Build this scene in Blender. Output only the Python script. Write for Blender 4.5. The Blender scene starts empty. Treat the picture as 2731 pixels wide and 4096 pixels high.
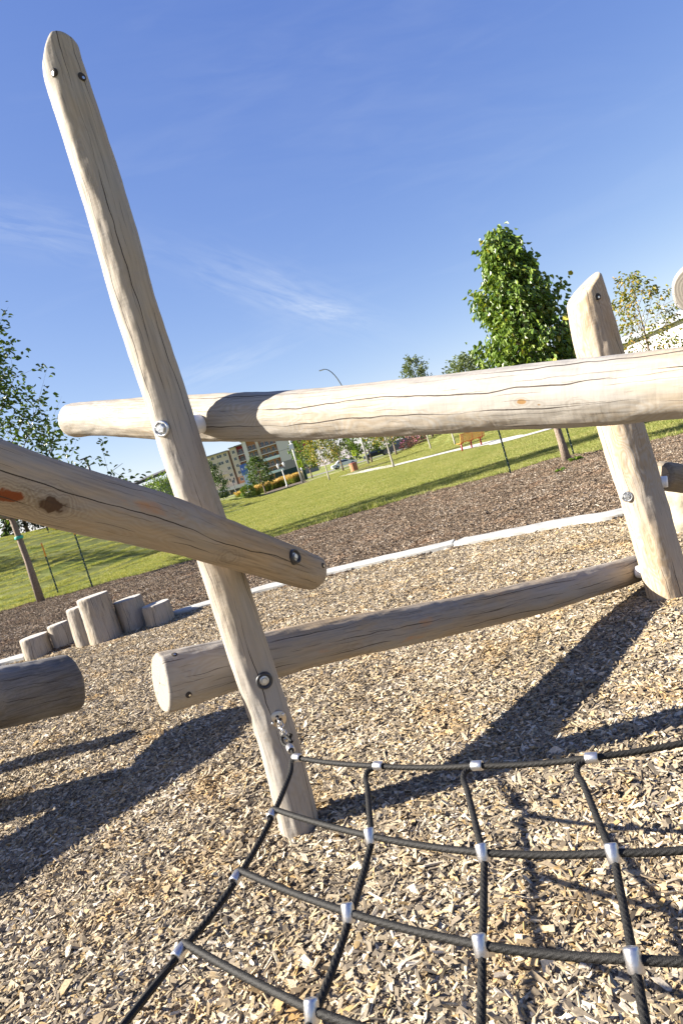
import bpy, math, random
import numpy as np
from mathutils import Vector, Matrix, noise
R_ = math.radians
sc = bpy.context.scene
col = sc.collection

# ---------------------------------------------------------------- camera
CAM_H = 1.46
PITCH = R_(4.17)
ROLL = R_(17.0)
FPX = 2731.0            # focal length in photo pixels (24 mm lens on the 36 mm side)
cp, sp, cr, sr = math.cos(PITCH), math.sin(PITCH), math.cos(ROLL), math.sin(ROLL)
R0 = Vector((1, 0, 0)); U0 = Vector((0, sp, cp)); F0 = Vector((0, cp, -sp))
cam_r = R0 * cr - U0 * sr
cam_u = R0 * sr + U0 * cr
cam = bpy.data.objects.new('camera', bpy.data.cameras.new('camera'))
col.objects.link(cam)
cam.data.sensor_fit = 'VERTICAL'; cam.data.sensor_height = 36.0; cam.data.lens = 24.0
cam.data.clip_start = 0.05; cam.data.clip_end = 5000
m3 = Matrix((cam_r, cam_u, -F0)).transposed()
cam.matrix_world = Matrix.Translation((0, 0, CAM_H)) @ m3.to_4x4()
sc.camera = cam

def ray(px, py):
    return cam_r * ((px - 1365.5) / FPX) + cam_u * ((2048 - py) / FPX) + F0
def W(px, py, d):                       # world point seen at photo pixel, at world distance y = d
    v = ray(px, py); return Vector((0, 0, CAM_H)) + v * (d / v.y)
def G(px, py, z=0.0):                   # world point on the level z
    v = ray(px, py); return Vector((0, 0, CAM_H)) + v * ((z - CAM_H) / v.z)

# ---------------------------------------------------------------- light
SUN_EL = R_(30.5)
SUN_BEHIND = R_(3.5)
sunv = Vector((-math.cos(SUN_EL) * math.cos(SUN_BEHIND), math.cos(SUN_EL) * math.sin(SUN_BEHIND), math.sin(SUN_EL))).normalized()
w = bpy.data.worlds.new('World'); sc.world = w; w.use_nodes = True
nt = w.node_tree; bg = nt.nodes['Background']
sky = nt.nodes.new('ShaderNodeTexSky'); sky.sky_type = 'NISHITA'; sky.sun_disc = False
sky.sun_elevation = SUN_EL
sky.sun_rotation = math.atan2(sunv.x, sunv.y)
sky.air_density = 0.72; sky.dust_density = 0.55; sky.ozone_density = 2.0; sky.altitude = 600
# thin cirrus, laid out by sky direction
tc = nt.nodes.new('ShaderNodeTexCoord')
mp = nt.nodes.new('ShaderNodeMapping'); mp.inputs['Rotation'].default_value = (0.3, R_(-22), 0.2); mp.inputs['Scale'].default_value = (1.6, 1.6, 9.0)
nt.links.new(tc.outputs['Generated'], mp.inputs['Vector'])
n1 = nt.nodes.new('ShaderNodeTexNoise'); n1.inputs['Scale'].default_value = 2.2; n1.inputs['Detail'].default_value = 7; n1.inputs['Roughness'].default_value = 0.55; n1.inputs['Distortion'].default_value = 0.6
nt.links.new(mp.outputs[0], n1.inputs['Vector'])
rmp = nt.nodes.new('ShaderNodeValToRGB'); rmp.color_ramp.elements[0].position = 0.55; rmp.color_ramp.elements[1].position = 0.85
rmp.color_ramp.elements[0].color = (0, 0, 0, 1); rmp.color_ramp.elements[1].color = (0.05, 0.05, 0.11, 1)
nt.links.new(n1.outputs['Fac'], rmp.inputs['Fac'])
mix = nt.nodes.new('ShaderNodeMixRGB'); mix.inputs['Color2'].default_value = (4.9, 5.2, 5.4, 1)
def wisp(px, py, ang, lx_, ly_, strength):
    """one streak of cirrus: centre direction, axis tilt in the sky, length and width in radians"""
    c0 = ray(px, py).normalized(); e1 = (cam_r * math.cos(ang) + cam_u * math.sin(ang)); e1 = (e1 - c0 * e1.dot(c0)).normalized(); e2 = c0.cross(e1)
    def dot(v, sc_):
        d = nt.nodes.new('ShaderNodeVectorMath'); d.operation = 'DOT_PRODUCT'; nt.links.new(tc.outputs['Generated'], d.inputs[0]); d.inputs[1].default_value = tuple(v * sc_); return d.outputs['Value']
    def mm(op, a, b2=0.0):
        m = nt.nodes.new('ShaderNodeMath'); m.operation = op
        for i, v in enumerate((a, b2)):
            if hasattr(v, 'links'): nt.links.new(v, m.inputs[i])
            else: m.inputs[i].default_value = v
        return m.outputs[0]
    a1 = dot(e1, 1 / lx_); a2 = dot(e2, 1 / ly_)
    cv = nt.nodes.new('ShaderNodeCombineXYZ'); nt.links.new(mm('MULTIPLY', a1, 1.2), cv.inputs[0]); nt.links.new(mm('MULTIPLY', a2, 1.6), cv.inputs[1]); cv.inputs[2].default_value = px * 0.01
    nn = nt.nodes.new('ShaderNodeTexNoise'); nn.inputs['Scale'].default_value = 1.6; nn.inputs['Detail'].default_value = 6; nn.inputs['Roughness'].default_value = 0.6; nn.inputs['Distortion'].default_value = 0.5; nt.links.new(cv.outputs[0], nn.inputs['Vector'])
    rad = mm('POWER', 2.718, mm('MULTIPLY', mm('ADD', mm('MULTIPLY', a1, a1), mm('MULTIPLY', a2, a2)), -1.0))
    front = mm('GREATER_THAN', dot(c0, 1.0), 0.2)
    q = mm('MULTIPLY', rad, mm('MAXIMUM', mm('SUBTRACT', nn.outputs['Fac'], 0.36), 0.0))
    return mm('MULTIPLY', mm('MULTIPLY', q, front), strength)
def madd(a, b2):
    m = nt.nodes.new('ShaderNodeMath'); m.operation = 'ADD'; m.use_clamp = True; nt.links.new(a, m.inputs[0]); nt.links.new(b2, m.inputs[1]); return m.outputs[0]
tot = rmp.outputs['Color']
for args in ((1120, 1170, R_(-20), 0.13, 0.030, 0.6), (1290, 1245, R_(-8), 0.05, 0.014, 0.8), (80, 900, R_(-12), 0.14, 0.03, 0.45), (860, 1480, R_(22), 0.10, 0.02, 0.5), (1250, 210, R_(10), 0.25, 0.07, 0.12), (1700, 520, R_(8), 0.25, 0.06, 0.12)):
    tot = madd(tot, wisp(*args))
nt.links.new(tot, mix.inputs['Fac'])
tn = nt.nodes.new('ShaderNodeMixRGB'); tn.blend_type = 'MULTIPLY'; tn.inputs['Fac'].default_value = 1.0; tn.inputs['Color2'].default_value = (1.04, 1.0, 1.13, 1)
nt.links.new(sky.outputs[0], tn.inputs['Color1'])
sepc = nt.nodes.new('ShaderNodeSeparateColor'); cmbc = nt.nodes.new('ShaderNodeCombineColor'); nt.links.new(tn.outputs[0], sepc.inputs[0])
for i_, (c_, e_) in enumerate(((1.02, 1.02), (1.12, 0.86), (2.12, 0.45))):
    pw = nt.nodes.new('ShaderNodeMath'); pw.operation = 'POWER'; nt.links.new(sepc.outputs[i_], pw.inputs[0]); pw.inputs[1].default_value = e_
    ml = nt.nodes.new('ShaderNodeMath'); ml.operation = 'MULTIPLY'; nt.links.new(pw.outputs[0], ml.inputs[0]); ml.inputs[1].default_value = c_
    nt.links.new(ml.outputs[0], cmbc.inputs[i_])
nt.links.new(cmbc.outputs[0], mix.inputs['Color1']); nt.links.new(mix.outputs[0], bg.inputs['Color'])
bg.inputs['Strength'].default_value = 0.051
sl = bpy.data.lights.new('sun', 'SUN'); sl.energy = 5.0; sl.angle = R_(0.53); sl.color = (1.0, 0.93, 0.82)
so = bpy.data.objects.new('sun', sl); col.objects.link(so)
so.rotation_euler = (-sunv).to_track_quat('-Z', 'Y').to_euler()
so.location = (-20, 0, 20)
vs = sc.view_settings; vs.view_transform = 'Standard'; vs.look = 'None'; vs.gamma = 1.0; vs.use_curve_mapping = False
vs.exposure = 2.0
sc.cycles.max_bounces = 6; sc.cycles.transparent_max_bounces = 6

# ---------------------------------------------------------------- helpers
def tag(o, label=None, cat=None, group=None, kind=None):
    if label: o['label'] = label
    if cat: o['category'] = cat
    if group: o['group'] = group
    if kind: o['kind'] = kind
    return o
def link(name, me, mats=None, parent=None, mw=None):
    o = bpy.data.objects.new(name, me); col.objects.link(o)
    if mats:
        for m in (mats if isinstance(mats, (list, tuple)) else [mats]): me.materials.append(m)
    if parent: o.parent = parent
    if mw is not None: o.matrix_world = mw if not parent else mw
    return o
def empty(name, loc=(0, 0, 0), rz=0):
    o = bpy.data.objects.new(name, None); col.objects.link(o); o.location = loc; o.rotation_euler = (0, 0, rz)
    o.empty_display_size = 0.1
    return o
def npmesh(name, V, F, attrs=None, smooth=False, midx=None):
    V = np.asarray(V, dtype=np.float32); F = np.asarray(F, dtype=np.int32)
    me = bpy.data.meshes.new(name)
    me.vertices.add(len(V)); me.vertices.foreach_set('co', V.ravel())
    n, k = F.shape
    me.loops.add(n * k); me.loops.foreach_set('vertex_index', F.ravel())
    me.polygons.add(n); me.polygons.foreach_set('loop_start', np.arange(n, dtype=np.int32) * k)
    try: me.polygons.foreach_set('loop_total', np.full(n, k, dtype=np.int32))
    except Exception: pass
    if midx is not None: me.polygons.foreach_set('material_index', np.asarray(midx, dtype=np.int32))
    me.update(calc_edges=True)
    me.polygons.foreach_set('use_smooth', np.full(n, smooth, dtype=bool))
    for an, dom, arr in (attrs or []):
        a = me.attributes.new(an, 'FLOAT', dom); a.data.foreach_set('value', np.asarray(arr, dtype=np.float32))
    return me
class MB:
    """collects shapes into one mesh"""
    def __init__(s): s.v = []; s.f = []; s.sm = []; s.mi = []
    def add(s, vs_, fs_, smooth=False, mi=0, M=None):
        b = len(s.v)
        for v in vs_:
            v = Vector(v); s.v.append(tuple(M @ v) if M is not None else tuple(v))
        for f in fs_: s.f.append(tuple(i + b for i in f)); s.sm.append(smooth); s.mi.append(mi)
    def box(s, c, h, M=None, mi=0, bev=0.0):
        cx, cy, cz = c; hx, hy, hz = h
        if bev <= 0:
            vs_ = [(cx + a * hx, cy + b * hy, cz + d * hz) for a in (-1, 1) for b in (-1, 1) for d in (-1, 1)]
            fs_ = [(0, 1, 3, 2), (4, 6, 7, 5), (0, 4, 5, 1), (2, 3, 7, 6), (0, 2, 6, 4), (1, 5, 7, 3)]
            s.add(vs_, fs_, mi=mi, M=M); return
        ring = lambda q: [(cx + a * (hx - q * bev), cy + b * (hy - q * bev)) for a, b in ((-1, -1), (1, -1), (1, 1), (-1, 1))]
        vs_ = []
        for q, z in ((1, -hz), (0, -hz + bev), (0, hz - bev), (1, hz)): vs_ += [(x, y, cz + z) for x, y in ring(q)]
        fs_ = [(3, 2, 1, 0), (12, 13, 14, 15)]
        for k in range(3):
            for i in range(4): fs_.append((k * 4 + i, k * 4 + (i + 1) % 4, k * 4 + 4 + (i + 1) % 4, k * 4 + 4 + i))
        s.add(vs_, fs_, mi=mi, M=M)
    def lathe(s, prof, n=24, M=None, mi=0, smooth=True):
        vs_ = []; fs_ = []
        for r, z in prof:
            for i in range(n):
                a = 2 * math.pi * i / n; vs_.append((r * math.cos(a), r * math.sin(a), z))
        for k in range(len(prof) - 1):
            for i in range(n): fs_.append((k * n + i, k * n + (i + 1) % n, (k + 1) * n + (i + 1) % n, (k + 1) * n + i))
        if prof[0][0] > 1e-5: fs_.append(tuple(range(n))[::-1])
        if prof[-1][0] > 1e-5: fs_.append(tuple(range((len(prof) - 1) * n, len(prof) * n)))
        s.add(vs_, fs_, smooth, mi, M)
    def tube(s, pts, rad, n=8, mi=0, smooth=True, cap=True):
        pts = [Vector(p) for p in pts]; 
        if not isinstance(rad, (list, tuple)): rad = [rad] * len(pts)
        vs_ = []; fs_ = []; nrm = None
        for i, p in enumerate(pts):
            t = (pts[min(i + 1, len(pts) - 1)] - pts[max(i - 1, 0)]).normalized()
            if nrm is None: nrm = t.orthogonal().normalized()
            else: nrm = (nrm - t * nrm.dot(t)).normalized()
            b = t.cross(nrm)
            for k in range(n):
                a = 2 * math.pi * k / n; vs_.append(p + (nrm * math.cos(a) + b * math.sin(a)) * rad[i])
        for i in range(len(pts) - 1):
            for k in range(n): fs_.append((i * n + k, i * n + (k + 1) % n, (i + 1) * n + (k + 1) % n, (i + 1) * n + k))
        if cap: fs_.append(tuple(range(n))[::-1]); fs_.append(tuple(range((len(pts) - 1) * n, len(pts) * n)))
        s.add(vs_, fs_, smooth, mi)
    def build(s, name, mats, parent=None, mw=None, attrs=None):
        me = bpy.data.meshes.new(name); me.from_pydata(s.v, [], s.f); me.update()
        me.polygons.foreach_set('use_smooth', s.sm); me.polygons.foreach_set('material_index', s.mi)
        o = link(name, me, mats)
        if parent: o.parent = parent
        if mw is not None:
            o.matrix_basis = mw
        return o
def frame_z(origin, zdir, xhint=Vector((1, 0, 0))):
    z = Vector(zdir).normalized(); x = Vector(xhint); x = (x - z * x.dot(z))
    if x.length < 1e-4: x = z.orthogonal()
    x.normalize(); y = z.cross(x)
    M = Matrix((x, y, z)).transposed().to_4x4(); M.translation = origin
    return M

# ---------------------------------------------------------------- materials
def newmat(name):
    m = bpy.data.materials.new(name); m.use_nodes = True
    return m, m.node_tree, m.node_tree.nodes['Principled BSDF']
def N(nt, t, **k):
    n = nt.nodes.new(t)
    for a, b in k.items():
        if a in n.inputs: n.inputs[a].default_value = b
        else: setattr(n, a, b)
    return n
def ramp(nt, src, stops):
    r = nt.nodes.new('ShaderNodeValToRGB'); e = r.color_ramp.elements
    while len(e) < len(stops): e.new(0.5)
    for i, (p, c) in enumerate(stops):
        e[i].position = p; e[i].color = (c[0], c[1], c[2], 1) if len(c) == 3 else c
    nt.links.new(src, r.inputs['Fac']); return r
def mixc(nt, fac, a, b, mode='MIX'):
    m = nt.nodes.new('ShaderNodeMixRGB'); m.blend_type = mode
    for i, v in (('Fac', fac), ('Color1', a), ('Color2', b)):
        if hasattr(v, 'is_linked') or hasattr(v, 'links'): nt.links.new(v, m.inputs[i])
        elif isinstance(v, (int, float)): m.inputs[i].default_value = v
        else: m.inputs[i].default_value = (v[0], v[1], v[2], 1)
    return m.outputs[0]
def math_(nt, op, a, b=0.0, clamp=False):
    m = nt.nodes.new('ShaderNodeMath'); m.operation = op; m.use_clamp = clamp
    for i, v in enumerate((a, b)):
        if hasattr(v, 'links'): nt.links.new(v, m.inputs[i])
        else: m.inputs[i].default_value = v
    return m.outputs[0]
def simple(name, c, rough=0.6, metal=0.0, var=0.0, scale=20, bump=0.0):
    m, nt, b = newmat(name)
    b.inputs['Roughness'].default_value = rough; b.inputs['Metallic'].default_value = metal
    b.inputs['Base Color'].default_value = (*c, 1)
    if var or bump:
        t = N(nt, 'ShaderNodeTexCoord'); n = N(nt, 'ShaderNodeTexNoise', Scale=scale, Detail=5.0)
        nt.links.new(t.outputs['Object'], n.inputs['Vector'])
        if var:
            r = ramp(nt, n.outputs['Fac'], [(0.25, [x * (1 - var) for x in c]), (0.75, [min(1, x * (1 + var)) for x in c])])
            nt.links.new(r.outputs[0], b.inputs['Base Color'])
        if bump:
            bp = N(nt, 'ShaderNodeBump', Strength=bump, Distance=0.02); nt.links.new(n.outputs['Fac'], bp.inputs['Height']); nt.links.new(bp.outputs[0], b.inputs['Normal'])
    return m

def wood(name, pale, dark, stain=0.3, crack=1.0, swirl=0.5, knots=(), seed=0.0, dirt=0.0):
    """weathered peeled log; object z runs along the log"""
    m, nt, b = newmat(name)
    t = N(nt, 'ShaderNodeTexCoord')
    off = N(nt, 'ShaderNodeVectorMath', operation='ADD'); off.inputs[1].default_value = (seed * 3.1, seed * 1.7, seed * 5.3)
    nt.links.new(t.outputs['Object'], off.inputs[0]); P = off.outputs[0]
    def mapped(sx, sz):
        mp = N(nt, 'ShaderNodeMapping'); mp.inputs['Scale'].default_value = (sx, sx, sz); nt.links.new(P, mp.inputs['Vector']); return mp.outputs[0]
    # slow wander so that grain and cracks are never ruler-straight
    wn = N(nt, 'ShaderNodeTexNoise', Scale=1.0, Detail=2.0); nt.links.new(mapped(4, 1.5), wn.inputs['Vector'])
    wv = N(nt, 'ShaderNodeVectorMath', operation='MULTIPLY_ADD'); wv.inputs[1].default_value = (0.022, 0.022, 0.0)
    nt.links.new(wn.outputs['Color'], wv.inputs[0]); nt.links.new(P, wv.inputs[2])
    def mapw(sx, sz):
        mp = N(nt, 'ShaderNodeMapping'); mp.inputs['Scale'].default_value = (sx, sx, sz); nt.links.new(wv.outputs[0], mp.inputs['Vector']); return mp.outputs[0]
    g1 = N(nt, 'ShaderNodeTexNoise', Scale=1.0, Detail=6.0, Roughness=0.65); nt.links.new(mapw(90, 3.0), g1.inputs['Vector'])
    g2 = N(nt, 'ShaderNodeTexNoise', Scale=1.0, Detail=4.0, Roughness=0.6); nt.links.new(mapped(9, 3.5), g2.inputs['Vector'])
    g3 = N(nt, 'ShaderNodeTexNoise', Scale=1.0, Detail=3.0); nt.links.new(mapped(2.5, 1.1), g3.inputs['Vector'])
    c1 = ramp(nt, g1.outputs['Fac'], [(0.34, dark), (0.58, pale)]).outputs[0]
    warm = [pale[0] * 0.98, pale[1] * 0.84, pale[2] * 0.62]
    c2 = mixc(nt, ramp(nt, g2.outputs['Fac'], [(0.46, (0, 0, 0)), (0.72, (0.55, 0.55, 0.55))]).outputs[0], c1, warm)
    grey = [0.27, 0.26, 0.245]
    c3 = mixc(nt, ramp(nt, g3.outputs['Fac'], [(0.4, (0, 0, 0)), (0.62, (0.8, 0.8, 0.8))]).outputs[0], c2, grey)
    # contour figure where the drawknife cut through the growth rings
    wn2 = N(nt, 'ShaderNodeTexNoise', Scale=1.0, Detail=1.5); nt.links.new(mapped(9, 3.6), wn2.inputs['Vector'])
    sn = math_(nt, 'SINE', math_(nt, 'MULTIPLY', wn2.outputs['Fac'], 120.0))
    swm = N(nt, 'ShaderNodeTexNoise', Scale=1.0, Detail=1.0); nt.links.new(mapped(4, 2.0), swm.inputs['Vector'])
    swk = ramp(nt, swm.outputs['Fac'], [(0.45, (0, 0, 0)), (0.62, (1, 1, 1))]).outputs[0]
    sfac = math_(nt, 'MULTIPLY', math_(nt, 'MULTIPLY', math_(nt, 'ADD', math_(nt, 'MULTIPLY', sn, 0.5), 0.5), 0.55 * swirl), swk)
    c4 = mixc(nt, sfac, c3, [x * 0.62 for x in warm])
    # resin / bark stains
    st = N(nt, 'ShaderNodeTexNoise', Scale=1.0, Detail=4.0, Roughness=0.55); nt.links.new(mapped(7, 2.6), st.inputs['Vector'])
    lo = 0.74 - 0.16 * stain
    stf = ramp(nt, st.outputs['Fac'], [(lo, (0, 0, 0)), (lo + 0.09, (0.75, 0.75, 0.75))]).outputs[0]
    c5 = mixc(nt, stf, c4, (0.42, 0.19, 0.055)) if stain > 0 else c4
    # long drying cracks
    au = N(nt, 'ShaderNodeAttribute', attribute_name='girth'); asv = N(nt, 'ShaderNodeAttribute', attribute_name='along')
    wsep = N(nt, 'ShaderNodeSeparateXYZ'); nt.links.new(wn.outputs['Color'], wsep.inputs[0])
    wf = N(nt, 'ShaderNodeTexNoise', Scale=1.0, Detail=3.0); nt.links.new(mapped(6, 9), wf.inputs['Vector'])
    uu = math_(nt, 'ADD', math_(nt, 'ADD', au.outputs['Fac'], math_(nt, 'MULTIPLY', wsep.outputs[0], 0.035)), math_(nt, 'MULTIPLY', wf.outputs['Fac'], 0.010))
    def lines(K, fv, wmax, lo, o_, wob):
        us = math_(nt, 'ADD', math_(nt, 'MULTIPLY', uu, K), o_)
        lane = math_(nt, 'FLOOR', us); fr = math_(nt, 'FRACT', us)
        c_ = N(nt, 'ShaderNodeCombineXYZ'); nt.links.new(math_(nt, 'MULTIPLY', lane, 13.7), c_.inputs[0])
        nt.links.new(math_(nt, 'ADD', math_(nt, 'MULTIPLY', asv.outputs['Fac'], fv), seed * 7.7), c_.inputs[1])
        na = N(nt, 'ShaderNodeTexNoise', noise_dimensions='2D', Scale=1.0, Detail=3.0, Roughness=0.55); nt.links.new(c_.outputs[0], na.inputs['Vector'])
        sp_ = N(nt, 'ShaderNodeSeparateXYZ'); nt.links.new(na.outputs['Color'], sp_.inputs[0])
        d_ = math_(nt, 'ABSOLUTE', math_(nt, 'ADD', math_(nt, 'SUBTRACT', fr, 0.5), math_(nt, 'MULTIPLY', math_(nt, 'SUBTRACT', sp_.outputs[0], 0.5), wob)))
        w_ = math_(nt, 'MULTIPLY', ramp(nt, sp_.outputs[1], [(lo, (0, 0, 0)), (lo + 0.16, (1, 1, 1))]).outputs[0], wmax * K * crack)
        return math_(nt, 'LESS_THAN', d_, w_)
    ck = lines(15.0, 1.6, 0.0021, 0.46, 0.0, 0.9)
    ck2 = lines(47.0, 4.5, 0.0010, 0.50, 3.3, 1.0)
    ckk = math_(nt, 'MAXIMUM', ck, math_(nt, 'MULTIPLY', ck2, 0.6))
    cur = c5
    kh = None
    for (kx, ky, kz, kr, kc) in knots:
        d = N(nt, 'ShaderNodeVectorMath', operation='SUBTRACT'); nt.links.new(t.outputs['Object'], d.inputs[0]); d.inputs[1].default_value = (kx, ky, kz)
        s = N(nt, 'ShaderNodeVectorMath', operation='MULTIPLY'); nt.links.new(d.outputs[0], s.inputs[0]); s.inputs[1].default_value = (1, 1, 0.55)
        nz = N(nt, 'ShaderNodeTexNoise', Scale=30.0, Detail=5.0); nt.links.new(t.outputs['Object'], nz.inputs['Vector'])
        ln = N(nt, 'ShaderNodeVectorMath', operation='LENGTH'); nt.links.new(s.outputs[0], ln.inputs[0])
        q = math_(nt, 'ADD', ln.outputs['Value'], math_(nt, 'MULTIPLY', math_(nt, 'SUBTRACT', nz.outputs['Fac'], 0.5), kr * 1.3))
        fac = ramp(nt, math_(nt, 'DIVIDE', q, kr), [(0.75, (1, 1, 1)), (1.0, (0, 0, 0))]).outputs[0]
        rings = math_(nt, 'MULTIPLY', math_(nt, 'ADD', math_(nt, 'SINE', math_(nt, 'MULTIPLY', q, 700.0)), 1.0), 0.25)
        ringz = ramp(nt, math_(nt, 'DIVIDE', q, kr), [(0.35, (1, 1, 1)), (0.75, (0, 0, 0))])
        ringz = math_(nt, 'MULTIPLY', rings, ramp(nt, math_(nt, 'DIVIDE', q, kr * 3.0), [(0.4, (1, 1, 1)), (0.95, (0, 0, 0))]).outputs[0])
        cur = mixc(nt, ringz, cur, [x * 0.6 for x in dark])
        cur = mixc(nt, fac, cur, kc)
    cfin = mixc(nt, ckk, cur, (0.045, 0.035, 0.028))
    nt.links.new(cfin, b.inputs['Base Color'])
    b.inputs['Roughness'].default_value = 0.78
    b.inputs['Specular IOR Level'].default_value = 0.25
    hb = math_(nt, 'SUBTRACT', math_(nt, 'MULTIPLY', g1.outputs['Fac'], 0.25), math_(nt, 'MULTIPLY', ckk, 0.8))
    fc = N(nt, 'ShaderNodeTexVoronoi', feature='SMOOTH_F1', Scale=1.0); nt.links.new(mapw(22, 9), fc.inputs['Vector'])
    hb = math_(nt, 'ADD', hb, math_(nt, 'MULTIPLY', g2.outputs['Fac'], 0.8))
    hb = math_(nt, 'ADD', hb, math_(nt, 'MULTIPLY', fc.outputs['Distance'], 1.7))
    ch = N(nt, 'ShaderNodeTexNoise', Scale=1.0, Detail=2.0); nt.links.new(mapped(14, 75), ch.inputs['Vector'])
    hb = math_(nt, 'ADD', hb, math_(nt, 'MULTIPLY', ch.outputs['Fac'], 0.22))
    bp = N(nt, 'ShaderNodeBump', Strength=0.8, Distance=0.0055); nt.links.new(hb, bp.inputs['Height']); nt.links.new(bp.outputs[0], b.inputs['Normal'])
    return m
def endgrain(name, pale, dark, scale=260.0, cracks=7):
    m, nt, b = newmat(name)
    t = N(nt, 'ShaderNodeTexCoord')
    sx = N(nt, 'ShaderNodeSeparateXYZ'); nt.links.new(t.outputs['Object'], sx.inputs[0])
    n = N(nt, 'ShaderNodeTexNoise', Scale=14.0, Detail=3.0); nt.links.new(t.outputs['Object'], n.inputs['Vector'])
    x2 = math_(nt, 'MULTIPLY', sx.outputs[0], sx.outputs[0]); y2 = math_(nt, 'MULTIPLY', sx.outputs[1], sx.outputs[1])
    r = math_(nt, 'SQRT', math_(nt, 'ADD', x2, y2))
    rr = math_(nt, 'ADD', r, math_(nt, 'MULTIPLY', n.outputs['Fac'], 0.02))
    s = math_(nt, 'SINE', math_(nt, 'MULTIPLY', rr, scale * 4))
    f = math_(nt, 'MULTIPLY', math_(nt, 'ADD', s, 1.0), 0.3)
    c = mixc(nt, f, pale, dark)
    a = math_(nt, 'ARCTAN2', sx.outputs[1], sx.outputs[0])
    a2 = math_(nt, 'ADD', math_(nt, 'MULTIPLY', a, cracks / 2.0), math_(nt, 'MULTIPLY', n.outputs['Fac'], 5.0))
    ca = math_(nt, 'ABSOLUTE', math_(nt, 'SINE', a2))
    lim = math_(nt, 'DIVIDE', 0.0028, math_(nt, 'ADD', r, 0.004))
    ck = math_(nt, 'LESS_THAN', ca, lim)
    nt.links.new(mixc(nt, ck, c, (0.06, 0.045, 0.035)), b.inputs['Base Color'])
    b.inputs['Roughness'].default_value = 0.85
    bp = N(nt, 'ShaderNodeBump', Strength=0.3, Distance=0.004); nt.links.new(f, bp.inputs['Height']); nt.links.new(bp.outputs[0], b.inputs['Normal'])
    return m
def tinted(name, stops, rough=0.8, attr='tint', trans=0.0, spec=0.3, fine=0.0, place=None):
    """colour picked per chip / leaf / blade by a stored random number"""
    m, nt, b = newmat(name)
    a = N(nt, 'ShaderNodeAttribute', attribute_name=attr); av = a.outputs['Fac']
    if place:
        gp = N(nt, 'ShaderNodeNewGeometry'); pn_ = N(nt, 'ShaderNodeTexNoise', Scale=place[0], Detail=3.0); nt.links.new(gp.outputs['Position'], pn_.inputs['Vector'])
        av = math_(nt, 'ADD', av, math_(nt, 'MULTIPLY', math_(nt, 'SUBTRACT', pn_.outputs['Fac'], 0.5), place[1]), True)
    r = ramp(nt, av, stops)
    c = r.outputs[0]
    if place and place[2]:
        pn2 = N(nt, 'ShaderNodeTexNoise', Scale=place[0] * 1.3, Detail=4.0, noise_dimensions='4D'); nt.links.new(gp.outputs['Position'], pn2.inputs['Vector'])
        c = mixc(nt, ramp(nt, pn2.outputs['Fac'], [(0.52, (0, 0, 0)), (0.74, (0.8, 0.8, 0.8))]).outputs[0], c, mixc(nt, 1.0, c, place[2], 'MULTIPLY'))
    if fine:
        t = N(nt, 'ShaderNodeTexCoord'); mp = N(nt, 'ShaderNodeMapping'); mp.inputs['Scale'].default_value = (1, 1, 1)
        n = N(nt, 'ShaderNodeTexNoise', Scale=fine, Detail=3.0); nt.links.new(t.outputs['Object'], n.inputs['Vector'])
        c = mixc(nt, ramp(nt, n.outputs['Fac'], [(0.35, (0.45, 0.45, 0.45)), (0.6, (0, 0, 0))]).outputs[0], c, (0.10, 0.085, 0.07))
    nt.links.new(c, b.inputs['Base Color']); b.inputs['Roughness'].default_value = rough
    b.inputs['Specular IOR Level'].default_value = spec
    if trans:
        tr = N(nt, 'ShaderNodeBsdfTranslucent'); nt.links.new(mixc(nt, 1.0, c, (1.5, 1.45, 0.5), 'MULTIPLY'), tr.inputs['Color'])
        mx = N(nt, 'ShaderNodeMixShader'); mx.inputs[0].default_value = trans
        nt.links.new(b.outputs[0], mx.inputs[1]); nt.links.new(tr.outputs[0], mx.inputs[2])
        nt.links.new(mx.outputs[0], nt.nodes['Material Output'].inputs['Surface'])
    return m

PALE = (0.355, 0.308, 0.245); DARKW = (0.40, 0.325, 0.24)
M_END = endgrain('end_grain', (0.34, 0.28, 0.20), (0.19, 0.145, 0.095))
M_ENDG = endgrain('weathered_end_grain', (0.22, 0.20, 0.17), (0.14, 0.125, 0.105), 150.0, 9)
M_ALU = simple('aluminium', (0.52, 0.52, 0.53), 0.36, 0.95, 0.08, 120, 0.06)
M_GALV = simple('galvanised_steel', (0.55, 0.56, 0.57), 0.42, 1.0, 0.12, 40, 0.2)
M_STEEL = simple('stainless_steel', (0.66, 0.64, 0.60), 0.25, 1.0, 0.05, 50)
M_RUBBER = simple('black_rubber', (0.03, 0.03, 0.032), 0.45, 0.0)
M_WHITEPL = simple('white_plastic', (0.75, 0.76, 0.77), 0.4)
M_HOLE = simple('bore_shadow', (0.03, 0.024, 0.02), 0.9)
M_PLATE = simple('brushed_plate', (0.48, 0.42, 0.34), 0.38, 0.9, 0.08, 60)

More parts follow.
